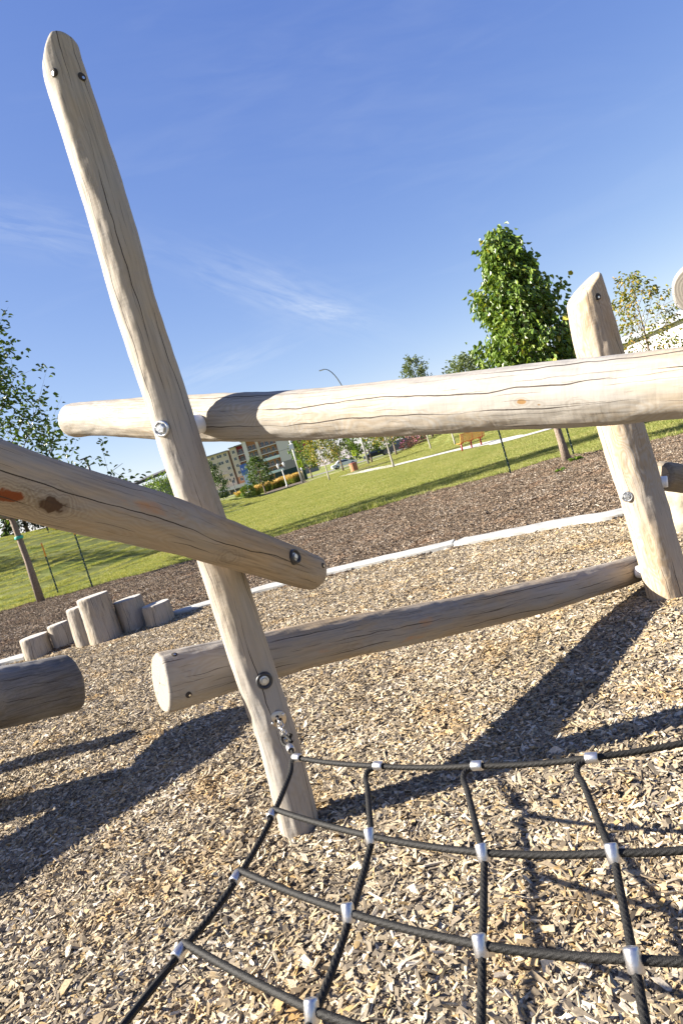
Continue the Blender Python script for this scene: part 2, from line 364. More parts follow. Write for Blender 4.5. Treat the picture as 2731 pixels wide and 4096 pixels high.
# ---------------------------------------------------------------- logs
def catmull(P, t):
    n = len(P) - 1; x = t * n; i = min(int(x), n - 1); f = x - i
    p0 = P[max(i - 1, 0)]; p1 = P[i]; p2 = P[i + 1]; p3 = P[min(i + 2, n)]
    if i == 0: p0 = [2 * a - b for a, b in zip(p1, p2)]
    if i == n - 1: p3 = [2 * a - b for a, b in zip(p2, p1)]
    return [0.5 * (2 * b + (c - a) * f + (2 * a - 5 * b + 4 * c - d) * f * f + (-a + 3 * b - 3 * c + d) * f ** 3) for a, b, c, d in zip(p0, p1, p2, p3)]
def log_mesh(name, pts, rads, seed, end0=None, end1=None, amp=1.0, NA=96, step=0.014, rnd=0.012, sides=None):
    """peeled log through the points (world); returns mesh, matrix. end0/end1: functions (cosθ toward +x_local, sinθ) -> metres taken off"""
    pts = [Vector(p) for p in pts]
    # resample evenly
    L = 0; acc = [0]
    for a, b2 in zip(pts, pts[1:]): L += (b2 - a).length; acc.append(L)
    axis = (pts[-1] - pts[0]).normalized()
    M = frame_z(pts[0], axis); Mi = M.inverted()
    lp = [Mi @ p for p in pts]
    data = [(p.x, p.y, p.z, r) for p, r in zip(lp, rads)]
    NR = max(8, int(L / step))
    def at(s):
        s = max(0, min(L, s))
        for i in range(len(acc) - 1):
            if s <= acc[i + 1] or i == len(acc) - 2:
                f = (s - acc[i]) / (acc[i + 1] - acc[i]); break
        return catmull(data, (i + f) / (len(data) - 1))
    table = [at(L * k / 400) for k in range(401)]
    def atf(s):
        x = max(0, min(400, s / L * 400)); i = min(int(x), 399); f = x - i
        return [a + (b2 - a) * f for a, b2 in zip(table[i], table[i + 1])]
    rng = random.Random(seed); ns = rng.random() * 100
    V = []; F = []; MI = []; GU = []; GV = []
    aw = Mi.to_3x3() @ ((pts[0] + pts[-1]) / 2 - Vector((0, 0, CAM_H))); TH0 = math.atan2(aw.y, aw.x); RM = sum(rads) / len(rads)
    for k in range(NR + 1):
        t = k / NR
        for j in range(NA):
            th = TH0 + 2 * math.pi * j / NA; c, s_ = math.cos(th), math.sin(th)
            s0 = end0(c, s_) if end0 else 0.0; s1 = L - (end1(c, s_) if end1 else 0.0)
            s = s0 + (s1 - s0) * t
            x, y, z, r = atf(s)
            q = Vector((c * 1.3, s_ * 1.3, s * 1.8 + ns))
            rr = 1 + amp * (0.035 * noise.noise(q) + 0.028 * noise.noise(Vector((c * 2.6 + 7, s_ * 2.6, s * 7 + ns))) + 0.016 * noise.noise(Vector((c * 6, s_ * 6 + 3, s * 19 + ns))))
            # drawknife flats
            n_f = sides or 9
            ph = th * n_f / (2 * math.pi) + 0.9 * noise.noise(Vector((0.3, ns, s * 1.1))) + 0.35 * noise.noise(Vector((c, s_ + ns, s * 3.5)))
            fr = ph - math.floor(ph) - 0.5
            rr *= 1 - amp * 0.035 * (0.25 - fr * fr)*0.9
            de = min(s - s0, s1 - s)
            if de < rnd: rr *= 1 - (rnd / r) * (1 - math.sqrt(max(0, 1 - (1 - de / rnd) ** 2)))
            V.append((x + c * r * rr, y + s_ * r * rr, z))
    for k in range(NR):
        for j in range(NA):
            F.append((k * NA + j, k * NA + (j + 1) % NA, (k + 1) * NA + (j + 1) % NA, (k + 1) * NA + j)); MI.append(0)
            du = 2 * math.pi * RM / NA; v0, v1 = L * k / NR, L * (k + 1) / NR; GU += [j * du, j * du + du, j * du + du, j * du]; GV += [v0, v0, v1, v1]
    # caps as shrinking rings
    for e, base in ((0, 0), (1, NR * NA)):
        ring = [Vector(V[base + j]) for j in range(NA)]
        cen = sum(ring, Vector()) / NA
        prev = list(range(base, base + NA))
        for f in (0.66, 0.33, 0.04):
            b0 = len(V); 
            for p in ring: V.append(tuple(cen + (p - cen) * f))
            cur = list(range(b0, b0 + NA))
            for j in range(NA):
                q = (prev[j], prev[(j + 1) % NA], cur[(j + 1) % NA], cur[j])
                F.append(q if e else q[::-1]); MI.append(1); GU += [0] * 4; GV += [0] * 4
            prev = cur
    me = npmesh(name, V, F, [('girth', 'CORNER', GU), ('along', 'CORNER', GV)], smooth=True, midx=MI)
    # flat caps
    sm = np.array([mi == 0 for mi in MI]); me.polygons.foreach_set('use_smooth', sm)
    return me, M
def log(name, pts, rads, seed, mats, parent=None, **k):
    me, M = log_mesh(name, pts, rads, seed, **k)
    o = link(name, me, mats); o.parent = parent
    o.matrix_basis = M if parent is None else parent.matrix_basis.inverted() @ M
    return o, M
def child_world(o, parent, M, Mp):      # M: world matrix wanted, Mp: parent's world matrix
    o.parent = parent; o.matrix_basis = Mp.inverted() @ M

# the climbing frame: all logs bolted into one structure
frame = empty('log_climbing_frame', (0, 0, 0))
tag(frame, 'climbing frame of bolted peeled logs with a tall post on the left', 'climbing frame')
YA = 2.86
A_px = [(1222, 3440), (1205, 3333), (1120, 2989), (1028, 2713), (880, 2260), (760, 1900), (654, 1563), (537, 1206), (461, 930), (353, 586), (266, 318), (243, 240), (226, 160)]
A_w = [178, 174, 168, 172, 172, 173, 174, 172, 178, 172, 166, 158, 150]
A_pts = [W(x, y, YA) for x, y in A_px]
A_r = [wd * YA / FPX / 2 * 0.97 for wd in A_w]
def topA(c, s):
    d = 0.0
    x = (0.15 - c) / 1.15
    if x > 0: d += 0.16 * x ** 1.5
    if c > 0.45: d += 0.02 * ((c - 0.45) / 0.55) ** 2
    return d
WA = wood('peeled_log_tall_post', PALE, (0.25, 0.218, 0.178), stain=0.0, crack=0.85, swirl=0.35, seed=1.0)
postA, MA = log('log_post', A_pts, A_r, 11, [WA, M_END], frame, end1=topA, rnd=0.022)
tag(postA, 'tall slender weathered post with a rounded top')

YF = 4.27
F_px = [(2705, 2480), (2680, 2400), (2655, 2300), (2562, 1972), (2492, 1741), (2390, 1384), (2345, 1200), (2318, 1100)]
F_w = [176, 176, 176, 174, 178, 180, 166, 150]
def topF(c, s): return 0.075 * (1 - c) + 0.014 * (1 - s)
# local y of the post frame points away from the camera, so (1 - s) lowers the camera side
WF = wood('peeled_log_short_post', (0.46, 0.38, 0.28), (0.34, 0.26, 0.18), stain=0.12, crack=0.9, swirl=1.0, seed=2.0)
postF, MF = log('log_post', [W(x, y, YF) for x, y in F_px], [q * YF / FPX / 2 * 0.97 for q in F_w], 23, [WF, M_END], frame, end1=topF, rnd=0.01)
tag(postF, 'shorter thick post with a slanted top at the right')

def inv_line(x0, i0, x1, i1):
    return lambda x: 1.0 / (i0 + (i1 - i0) * (x - x0) / (x1 - x0))
dC = inv_line(720, 0.310, 2400, 0.5025)
C_px = [(292, 1681, 138), (400, 1673, 140), (720, 1672, 180), (900, 1670, 194), (1200, 1661, 202), (1700, 1625, 232), (2000, 1596, 249), (2400, 1564, 279), (2731, 1531, 290), (3150, 1490, 318)]
def knot_local(px, py, d, Minv, r, c): p = Minv @ W(px, py, d); return (p.x, p.y, p.z, r, c)
_ca, _cb = W(C_px[0][0], C_px[0][1], dC(C_px[0][0])), W(C_px[-1][0], C_px[-1][1], dC(C_px[-1][0]))
MC_i = frame_z(_ca, _cb - _ca).inverted()
WC = wood('peeled_log_upper_beam', (0.395, 0.345, 0.275), (0.27, 0.232, 0.182), stain=0.42, crack=1.0, swirl=0.7, seed=3.0, knots=[knot_local(px_, py_, dC(px_) - 0.1, MC_i, r_k * 0.8, (0.21, 0.12, 0.045)) for px_, py_, r_k in ((2085, 1607, 0.011), (2152, 1621, 0.007), (2300, 1627, 0.014), (2350, 1672, 0.022), (1310, 1742, 0.016), (1640, 1722, 0.014))])
beamC, MC = log('log_beam', [W(x, y, dC(x)) for x, y, q in C_px], [q * dC(x) / FPX / 2 * 0.985 for x, y, q in C_px], 31, [WC, M_END], frame, rnd=0.02, amp=0.9)
tag(beamC, 'bright sunlit upper beam crossing behind the tall post')

dE = inv_line(1010, 0.3175, 2550, 0.218)
E_px = [(640, 2733, 236), (690, 2720, 233), (900, 2663, 206), (1110, 2612, 184), (1400, 2545, 163), (1700, 2487, 148), (2100, 2400, 134), (2400, 2318, 115), (2600, 2256, 98), (2680, 2234, 92)]
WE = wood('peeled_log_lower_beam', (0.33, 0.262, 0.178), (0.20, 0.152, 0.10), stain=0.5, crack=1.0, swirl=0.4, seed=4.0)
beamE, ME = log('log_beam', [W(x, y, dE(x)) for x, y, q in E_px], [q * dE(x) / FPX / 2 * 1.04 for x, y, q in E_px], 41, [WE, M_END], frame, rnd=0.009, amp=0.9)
tag(beamE, 'low shaded beam with a pale cut end behind the tall post')

dB = inv_line(0, 0.526, 850, 0.3876)
B_px = [(-330, 1800, 345), (0, 1907, 288), (300, 1997, 266), (600, 2076, 236), (850, 2157, 200), (1100, 2240, 168), (1210, 2277, 154), (1262, 2294, 140)]
B_pts = [W(x, y, dB(x)) for x, y, q in B_px]
MB_B = frame_z(B_pts[0], (B_pts[-1] - B_pts[0])).inverted()
def knot_local(px, py, d, Minv, r, c): p = Minv @ W(px, py, d); return (p.x, p.y, p.z, r, c)
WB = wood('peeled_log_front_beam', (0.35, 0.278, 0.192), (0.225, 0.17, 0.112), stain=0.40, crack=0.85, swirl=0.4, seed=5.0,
          knots=[knot_local(205, 2015, dB(205) - 0.09, MB_B, 0.028, (0.06, 0.036, 0.024)), knot_local(40, 1990, dB(40) - 0.09, MB_B, 0.026, (0.16, 0.045, 0.015)),
                 knot_local(905, 2215, dB(905) - 0.08, MB_B, 0.020, (0.10, 0.06, 0.035))])
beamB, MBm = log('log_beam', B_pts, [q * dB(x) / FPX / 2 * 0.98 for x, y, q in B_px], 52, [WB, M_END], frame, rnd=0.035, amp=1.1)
tag(beamB, 'shaded front beam with brown knots slanting down to the right')

# short piece held behind the right post
Gp = [W(2634, 1903, 4.40), W(2680, 1908, 4.50), W(2731, 1915, 4.62), W(2950, 1945, 5.1)]
WG = wood('peeled_log_rear_beam', (0.20, 0.175, 0.14), (0.12, 0.10, 0.08), stain=0.2, crack=1.0, swirl=0.3, seed=6.0, knots=[])  # wood tone darkened to paint in the shade behind the right post
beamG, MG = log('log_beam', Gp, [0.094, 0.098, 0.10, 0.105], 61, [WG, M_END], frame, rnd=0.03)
tag(beamG, 'rear beam stub at the right edge, half in shade')

# hardware -------------------------------------------------------
def bolt(parent, Mp, p, nrm, r, rubber=False, name='bolt'):
    """domed washer with a hexagon nut, axis along nrm"""
    M = frame_z(p, nrm)
    b = MB()
    if rubber:
        b.lathe([(r * 1.0, -0.02), (r, 0.004), (r * 0.94, 0.011), (r * 0.80, 0.014), (r * 0.68, 0.010), (r * 0.62, 0.003)], 40, mi=0)
        b.lathe([(r * 0.64, -0.01), (r * 0.64, 0.002), (r * 0.5, 0.004), (0.0, 0.005)], 40, mi=1)
        b.lathe([(r * 0.40, 0.003), (r * 0.40, 0.008), (r * 0.34, 0.0105), (0.0, 0.0108)], 6, mi=1, smooth=False)
        mats = [M_RUBBER, M_GALV]
    else:
        b.lathe([(r, -0.02), (r, 0.003), (r * 0.95, 0.008), (r * 0.82, 0.0095), (r * 0.72, 0.006), (r * 0.70, 0.001), (r * 0.60, 0.001), (0, 0.001)], 40, mi=0)
        b.lathe([(r * 0.56, 0.0), (r * 0.56, 0.010), (r * 0.48, 0.0135), (0.0, 0.014)], 6, mi=1, smooth=False)
        mats = [M_GALV, M_GALV]
    o = b.build(name, mats); child_world(o, parent, M, Mp); return o
def hole(parent, Mp, p, nrm, r, bright=True):
    M = frame_z(p, nrm); b = MB()
    b.lathe([(r, -0.012), (r, 0.0010), (r * 0.97, 0.0014), (0, 0.0014)], 28, mi=0)
    b.lathe([(r * 0.40, 0.001), (r * 0.38, 0.0028), (0.0, 0.0030)], 6, M=Matrix.Translation((r * 0.2, -r * 0.25, 0)), mi=1, smooth=False)
    o = b.build('bolt_hole', [M_HOLE, M_STEEL]); child_world(o, parent, M, Mp); return o
def surf(px, py, axis_px, d, R):
    """point on a near-cylindrical log: pixel, pixel of its axis beside it, depth of the axis, radius"""
    p = W(px, py, d); a = W(*axis_px, d)
    lat = (p - a); lat_h = lat.length
    depth = math.sqrt(max(0, R * R - lat_h * lat_h))
    toc = Vector((0, 0, CAM_H)) - a; toc.normalize()
    n = (lat + toc * depth).normalized()
    return a + n * R, n
def raycast_log(o_me, M, px, py):
    """first hit of the photo ray on a log mesh"""
    from mathutils.bvhtree import BVHTree
    bv = BVHTree.FromPolygons([M @ v.co for v in o_me.vertices], [tuple(p.vertices) for p in o_me.polygons])
    hit = bv.ray_cast(Vector((0, 0, CAM_H)), ray(px, py).normalized())
    return hit[0], hit[1]
def on(o, M, px, py, Rc, smooth_axis=None):
    p, n = raycast_log(o.data, M, px, py)
    return p, n
p, n = on(postA, MA, 650, 1715, 0); n = Vector((-0.28, -1, 0.02)).normalized(); bolt(postA, MA, p + n * 0.006, n, 0.034)
p, n = on(postA, MA, 1057, 2722, 0); n = Vector((0.22, -1, 0.0)).normalized(); bolt(postA, MA, p + n * 0.001, n, 0.036, rubber=True)
for (x, y), nn in (((215, 291), (-0.75, -0.8, 0)), ((328, 308), (0.75, -0.7, 0))):
    p, n = on(postA, MA, x, y, 0); nn = Vector(nn).normalized(); hole(postA, MA, p + nn * 0.003, nn, 0.0165)
p, n = on(postF, MF, 2507, 1985, 0); n = Vector((-0.55, -1, 0.03)).normalized(); bolt(postF, MF, p + n * 0.010, n, 0.034)
p, n = on(postF, MF, 2388, 1187, 0); hole(postF, MF, p + Vector((0, -0.006, 0)), Vector((0.25, -1, 0)).normalized(), 0.02)
p, n = on(beamB, MBm, 1176, 2228, 0); n = Vector((0.86, -0.5, 0.12)).normalized(); bolt(beamB, MBm, p + n * 0.002, n, 0.033, rubber=True)
p, n = on(beamB, MBm, 1292, 2262, 0)
if p: hole(beamB, MBm, p, n, 0.012)
for x, y in ((698, 2619), (755, 2779)):
    p, n = on(beamE, ME, x, y, 0); hole(beamE, ME, p + n * 0.002, n, 0.0135)
# white spacers between the logs
def spacer(parent, Mp, p0, p1, r, name='spacer'):
    M = frame_z(p0, p1 - p0); L = (p1 - p0).length; b = MB()
    b.lathe([(r * 0.96, 0), (r, 0.004), (r, L - 0.004), (r * 0.96, L)], 36)
    o = b.build(name, [M_WHITEPL]); child_world(o, parent, M, Mp); return o
aA = W(705, 1725, YA)
cC = W(775, 1672, dC(775))
spacer(postA, MA, W(725, 1712, YA) + Vector((0.0, 0.0, 0)), W(826, 1688, dC(826) - 0.07), 0.042)
spacer(postF, MF, W(2655, 2290, YF + 0.03), W(2546, 2287, YF + 0.16), 0.040)
spacer(postF, MF, W(2600, 1932, YF + 0.03), W(2668, 1926, YF - 0.02), 0.036)

# separate logs cut by the picture edges
WD = wood('grey_weathered_log', (0.14, 0.13, 0.12), (0.07, 0.063, 0.055), stain=0.0, crack=1.1, swirl=0.3, seed=7.0)
Dp = [Vector((-4.7, 2.0, 0.95)), Vector((-3.38, 3.32, 0.74)), W(-150, 2822, 4.12), W(0, 2790, 4.3), W(180, 2752, 4.5), W(296, 2728, 4.62)]
Dr = [0.2, 0.20, 0.200, 0.199, 0.198, 0.196]
oD, MD = log('weathered_log', Dp, Dr, 71, [WD, M_ENDG], None, rnd=0.03)
tag(oD, 'thick dark grey log end jutting in from the left edge below the stumps', 'log')
Hp = [W(2792, 1158, 3.3), W(2792, 1158, 3.3) + Vector((0.9, 0.62, 0.25))]
oH, MH = log('weathered_log', [Hp[0], (Hp[0] + Hp[1]) / 2, Hp[1]], [0.135, 0.14, 0.14], 72, [WD, endgrain('rough_grey_end_grain', (0.15, 0.135, 0.115), (0.085, 0.075, 0.062), 110.0, 9)], None, rnd=0.02)
tag(oH, 'grey log end with growth rings cut off by the upper right edge', 'log')
for (x, y, h, lb) in ((-3.62, 4.9, 1.02, 'unseen upright log added to cast a shadow past the left edge, rear one'), (-3.45, 4.12, 0.98, 'unseen upright log added to cast a shadow past the left edge, front one')):  # unseen guessed supports, added for the shadows they throw in from the left
    o_, M_ = log('shadow_log', [Vector((x, y, -0.05)), Vector((x - 0.02, y, h / 2)), Vector((x - 0.03, y, h))], [0.12, 0.12, 0.115] if y > 4.5 else [0.2, 0.2, 0.19], int(x * -100), [WD, M_ENDG], None, step=0.03)
    tag(o_, lb, 'log')

# ---------------------------------------------------------------- climbing net
M_ROPE, nt, b = newmat('black_braided_rope')
t = N(nt, 'ShaderNodeTexCoord'); vo = N(nt, 'ShaderNodeTexVoronoi', Scale=520.0); nt.links.new(t.outputs['Object'], vo.inputs['Vector'])
nt.links.new(ramp(nt, vo.outputs['Distance'], [(0.0, (0.032, 0.030, 0.027)), (0.7, (0.005, 0.005, 0.005))]).outputs[0], b.inputs['Base Color'])
b.inputs['Roughness'].default_value = 0.65; b.inputs['Specular IOR Level'].default_value = 0.25
bp = N(nt, 'ShaderNodeBump', Strength=0.6, Distance=0.001); nt.links.new(vo.outputs['Distance'], bp.inputs['Height']); bp.invert = True; nt.links.new(bp.outputs[0], b.inputs['Normal'])
net = empty('climbing_net', (0, 0, 0)); tag(net, 'black rope climbing net with silver clamps chained to the tall post', 'climbing net')
def rope(pts, r=0.0086, name='rope', twist=62.0):
    pts = [tuple(p) for p in pts]; n = len(pts) - 1
    L = sum((Vector(a) - Vector(b2)).length for a, b2 in zip(pts, pts[1:]))
    NR = int(L / 0.0035); NA = 24; V = []; F = []
    P = [Vector(catmull(pts, k / NR)) for k in range(NR + 1)]
    nrm = None; s = 0
    for i, p in enumerate(P):
        t = (P[min(i + 1, NR)] - P[max(i - 1, 0)]).normalized()
        if nrm is None: nrm = t.orthogonal().normalized()
        else: nrm = (nrm - t * nrm.dot(t)).normalized()
        if i: s += (p - P[i - 1]).length
        bb = t.cross(nrm)
        for k in range(NA):
            a = 2 * math.pi * k / NA
            rr = r * (0.80 + 0.27 * abs(math.cos(3 * a + s * twist * 3)) ** 0.8)
            V.append(p + (nrm * math.cos(a) + bb * math.sin(a)) * rr)
    for i in range(NR):
        for k in range(NA): F.append((i * NA + k, i * NA + (k + 1) % NA, (i + 1) * NA + (k + 1) % NA, (i + 1) * NA + k))
    V = [tuple(v) for v in V]
    me = npmesh(name, V, F, smooth=True); o = link(name, me, [M_ROPE]); o.parent = net; return o
ZN = 0.47
nodes = {(0, 0): (1178, 3030), (0, 1): (1500, 3064), (0, 2): (1890, 3064), (0, 3): (2345, 3034),
         (1, 0): (1092, 3235), (1, 1): (1480, 3344), (1, 2): (1928, 3410), (1, 3): (2447, 3412),
         (2, 0): (955, 3480), (2, 1): (1393, 3650), (2, 2): (1920, 3780), (2, 3): (2530, 3838),
         (3, 0): (735, 3770), (3, 1): (1248, 4040), (3, 2): (1905, 4250), (3, 3): (2620, 4350)}
zoff = {(0, 0): 0.0, (0, 1): -0.01, (0, 2): -0.01, (0, 3): 0.0, (1, 0): 0.0, (2, 0): 0.0}
P = {k: G(v[0], v[1], ZN + zoff.get(k, -0.005)) for k, v in nodes.items()}
def sagged(a, b2, sag=0.006, k=4, up=0.0):
    out = []
    for i in range(1, k):
        f = i / k; q = a.lerp(b2, f); q.z -= sag * 4 * f * (1 - f); q.z += up; out.append(q)
    return out
# rows
for r_ in range(4):
    pts = [P[(r_, 0)] + Vector((0.0, 0, 0.0))]
    for c_ in range(1, 4):
        pts += sagged(P[(r_, c_ - 1)], P[(r_, c_)]) + [P[(r_, c_)]]
    endp = {0: G(2900, 2935, ZN), 1: G(2950, 3375, ZN), 2: G(3000, 3830, ZN), 3: P[(3, 3)] + Vector((0.2, -0.05, 0))}[r_]
    pts += sagged(P[(r_, 3)], endp) + [endp]
    rope(pts)
# columns (sit just under the row ropes)
dn = Vector((0, 0, -0.012))
for c_ in range(4):
    pts = []
    hook = Vector((-0.035, 0.0, -0.004)) if c_ else Vector((0, 0, -0.004))
    first = P[(0, c_)] + hook
    pts = [P[(0, c_)] + Vector((0.012, 0, -0.002)), first + Vector((0.008, -0.004, -0.004)), first.lerp(P[(1, c_)], 0.1) + Vector((-0.004, 0, -0.01))] if c_ else [P[(0, 0)] + Vector((0.01, 0.005, 0)), P[(0, 0)] + Vector((-0.012, -0.008, -0.006))]
    pts += sagged(P[(0, c_)] + hook, P[(1, c_)] + dn)
    pts += [P[(1, c_)] + dn]
    for r_ in range(1, 3):
        pts += sagged(P[(r_, c_)] + dn, P[(r_ + 1, c_)] + dn) + [P[(r_ + 1, c_)] + dn]
    last = P[(3, c_)] + (P[(3, c_)] - P[(2, c_)]) * (1.6 if c_ == 0 else 0.9)
    pts += [last]
    rope(pts)
def clamp_at(p, axis, L=0.042, r=0.0155, dome=True):
    M = frame_z(p - Vector(axis).normalized() * L / 2, axis); b = MB()
    b.lathe([(r * 0.62, -0.001), (r * 0.9, 0.0), (r, 0.002), (r * 1.0, L - 0.006), (r * 0.94, L - 0.002), (r * 0.78, L), (r * 0.24, L + 0.0005), (r * 0.2, L - 0.0015), (0.0, L - 0.0015)] if dome else
            [(r * 0.60, 0.002), (r * 0.66, -0.001), (r * 0.9, 0.0), (r, 0.003), (r, L - 0.003), (r * 0.9, L), (r * 0.66, L + 0.001), (r * 0.60, L - 0.002)], 32)
    o = b.build('rope_clamp', [M_ALU]); o.parent = net; o.matrix_basis = M; return o
for (r_, c_), p in P.items():
    if r_ == 3 and c_ >= 2: continue
    if r_ == 0:
        d = (P[(0, min(c_ + 1, 3))] - P[(0, max(c_ - 1, 0))])
        clamp_at(p + d.normalized() * 0.014 + Vector((0, 0, 0.001)), d, 0.035, 0.0150, dome=False)
    elif c_ == 0:
        d = (P[(min(r_ + 1, 3), 0)] - P[(r_ - 1, 0)])
        clamp_at(p + d.normalized() * 0.020 + Vector((0, 0, -0.008)), d, 0.038, 0.0150, dome=False)
    else:
        d = (P[(r_ - 1, c_)] - P[(r_, c_)]).normalized() * 0.55 + Vector((0, 0, 0.9))
        clamp_at(p + Vector((0, -0.004, 0.002)), d, 0.041, 0.0152, dome=True)
# chain plate (on the post) and chain
pp, pn = on(postA, MA, 1112, 2875, 0); pn = Vector((0.16, -1, 0.0)).normalized()
Mpl = frame_z(pp + pn * 0.0015, pn)
b = MB(); b.lathe([(0.035, -0.02), (0.035, 0.002), (0.033, 0.0035), (0.0, 0.0035)], 40)
pl = b.build('chain_plate', [M_PLATE]); child_world(pl, postA, Mpl, MA)
for dx, dy in ((-0.026, -0.010), (0.026, 0.012)):
    s_ = MB(); s_.lathe([(0.0065, 0.002), (0.0065, 0.006), (0.005, 0.0085), (0.002, 0.009), (0.0016, 0.007), (0, 0.007)], 20)
    q = s_.build('screw', [M_STEEL]); q.parent = pl; q.matrix_basis = Matrix.Translation((dx, dy, 0))
h_ = MB()
for a in (90, 210, 330):
    h_.lathe([(0.0072, 0.0032), (0.0072, 0.0042), (0, 0.0042)], 18, M=Matrix.Translation((0.010 * math.cos(R_(a)), 0.010 * math.sin(R_(a)), 0)))
q = h_.build('keyhole', [M_HOLE]); q.parent = pl
chain = empty('chain'); chain.parent = net
cs = pp + pn * 0.004; ce = W(1143, 2955, 2.60)
nl = 5; vec = (ce - cs); Lk = vec.length / nl * 1.45
def link_mesh():
    b = MB(); pts = []
    a, w2 = Lk / 2, 0.0105
    for k in range(28):
        th = 2 * math.pi * k / 28; pts.append((w2 * math.sin(th) * (1.0), 0, (a - w2) * (1 if math.cos(th) > 0 else -1) * (1 if abs(math.cos(th)) > 1e-6 else 0) + w2 * math.cos(th)))
    pts.append(pts[0]); b.tube(pts, 0.0042, 10, cap=False); return b
for i in range(nl):
    o = link_mesh().build('chain_link', [M_STEEL]); o.parent = chain
    M = frame_z(cs + vec * ((i + 0.5) / nl), vec, Vector((1, 0.2, 0.3)) if i % 2 else Vector((-0.3, 1, 0.6)))
    o.matrix_basis = M
# rope eye around the last link, clamp and tail
p0 = ce; p1 = P[(0, 0)]
rope([p1 + Vector((0.0, 0, 0)), p1.lerp(p0, 0.45), p1.lerp(p0, 0.8) + Vector((-0.016, -0.006, 0)), p0 + Vector((-0.013, -0.006, 0.010)), p0 + Vector((0.006, -0.008, 0.012)), p1.lerp(p0, 0.75) + Vector((0.016, 0.0, 0))], 0.0062)
rope([p1.lerp(p0, 0.5), p1.lerp(p0, 0.95) + Vector((0.014, -0.01, 0.0)), p0 + Vector((0.026, -0.012, 0.018))], 0.0075)
clamp_at(p1.lerp(p0, 0.46), p0 - p1, 0.036, 0.0155, dome=False)

# ---------------------------------------------------------------- ground lines (world polylines from the photo)
def gl(lst, z=0.0): return [G(x, y, z) for x, y in lst]
edge_lawn = [Vector((-22, 22, 0)), Vector((-14, 20.5, 0))] + gl([(0, 2459), (158, 2408), (373, 2352), (750, 2249), (1115, 2148), (1400, 2065), (1700, 1982), (1942, 1919), (2215, 1842), (2423, 1806), (2602, 1767), (2731, 1743)]) + [Vector((16, 13.5, 0)), Vector((22, 11, 0))]
curb_near = gl([(690, 2478), (770, 2452), (853, 2432), (1020, 2383), (1300, 2315), (1700, 2222), (1996, 2170), (2226, 2117), (2515, 2074)])
_c = np.polyfit([p.x for p in curb_near], [p.y for p in curb_near], 3)
curb_near = [Vector((x, float(np.polyval(_c, x)), 0)) for x in np.linspace(curb_near[0].x, curb_near[-1].x, 12)]
curb_left = gl([(-400, 2810), (-150, 2720), (0, 2672), (100, 2645)])
# dense curve through the stumps for the border between the two surfaces
border = [Vector((-9, 7.2, 0))] + [p.copy() for p in curb_left] + [G(300, 2590), G(500, 2530)] + [p.copy() for p in curb_near] + [Vector((4.9, 6.6, 0)), Vector((6.0, 5.6, 0)), Vector((8, 4, 0))]
border = sorted(border, key=lambda p: p.x)
bx = np.array([p.x for p in border]); by = np.array([p.y for p in border])
lx = np.array([p.x for p in edge_lawn]); ly = np.array([p.y for p in edge_lawn])
order = np.argsort(lx); lx = lx[order]; ly = ly[order]
def yb(x): return float(np.interp(x, bx, by)) + 0.12
def yl(x): return float(np.interp(x, lx, ly))
def sst(e0, e1, x):
    t = max(0.0, min(1.0, (x - e0) / (e1 - e0))); return t * t * (3 - 2 * t)
def H(x, y):
    h = 2.0 * sst(-8.5, -19, x) * sst(19, 36, y) * (1 - 0.6 * sst(60, 110, y))
    h += 0.8 * sst(-7, -12, x) * sst(20, 27, y) * (1 - sst(50, 90, y))
    h += 2.3 * math.exp(-((x - 31) / 14) ** 2 - ((y - 76) / 16) ** 2)
    h += 1.2 * sst(8, 20, x) * sst(35, 60, y) * (1 - sst(85, 105, y))
    return h

# lawn / terrain sheet
M_LAWN, nt, b = newmat('lawn_grass')
t = N(nt, 'ShaderNodeTexCoord'); n1 = N(nt, 'ShaderNodeTexNoise', Scale=0.35, Detail=5.0); nt.links.new(t.outputs['Object'], n1.inputs['Vector'])
mp = N(nt, 'ShaderNodeMapping'); mp.inputs['Rotation'].default_value = (0, 0, R_(18)); mp.inputs['Scale'].default_value = (0.06, 0.75, 1); nt.links.new(t.outputs['Object'], mp.inputs['Vector'])
n2 = N(nt, 'ShaderNodeTexNoise', Scale=1.0, Detail=3.0); nt.links.new(mp.outputs[0], n2.inputs['Vector'])
n3 = N(nt, 'ShaderNodeTexNoise', Scale=14.0, Detail=6.0, Roughness=0.8); nt.links.new(t.outputs['Object'], n3.inputs['Vector'])
ca = ramp(nt, n2.outputs['Fac'], [(0.35, (0.14, 0.17, 0.04)), (0.65, (0.25, 0.25, 0.09))]).outputs[0]
cb = mixc(nt, ramp(nt, n1.outputs['Fac'], [(0.4, (0, 0, 0)), (0.7, (0.6, 0.6, 0.6))]).outputs[0], ca, (0.24, 0.235, 0.09))
cc = mixc(nt, ramp(nt, n3.outputs['Fac'], [(0.3, (0.75, 0.75, 0.75)), (0.6, (0, 0, 0))]).outputs[0], cb, (0.10, 0.13, 0.025))
nt.links.new(cc, b.inputs['Base Color']); b.inputs['Roughness'].default_value = 0.9; b.inputs['Specular IOR Level'].default_value = 0.1
bp = N(nt, 'ShaderNodeBump', Strength=0.9, Distance=0.05); nt.links.new(n3.outputs['Fac'], bp.inputs['Height']); nt.links.new(bp.outputs[0], b.inputs['Normal'])
xs = np.concatenate([-np.geomspace(900, 62, 14), np.arange(-60, 60.1, 1.0), np.geomspace(62, 900, 14)])
ys = np.concatenate([[-300, -80, -20, -5], np.arange(0, 130.1, 1.0), np.geomspace(135, 2500, 26)])
V = [(x, y, H(x, y) - 0.012) for y in ys for x in xs]; nx = len(xs)
F = [(j * nx + i, j * nx + i + 1, (j + 1) * nx + i + 1, (j + 1) * nx + i) for j in range(len(ys) - 1) for i in range(nx - 1)]
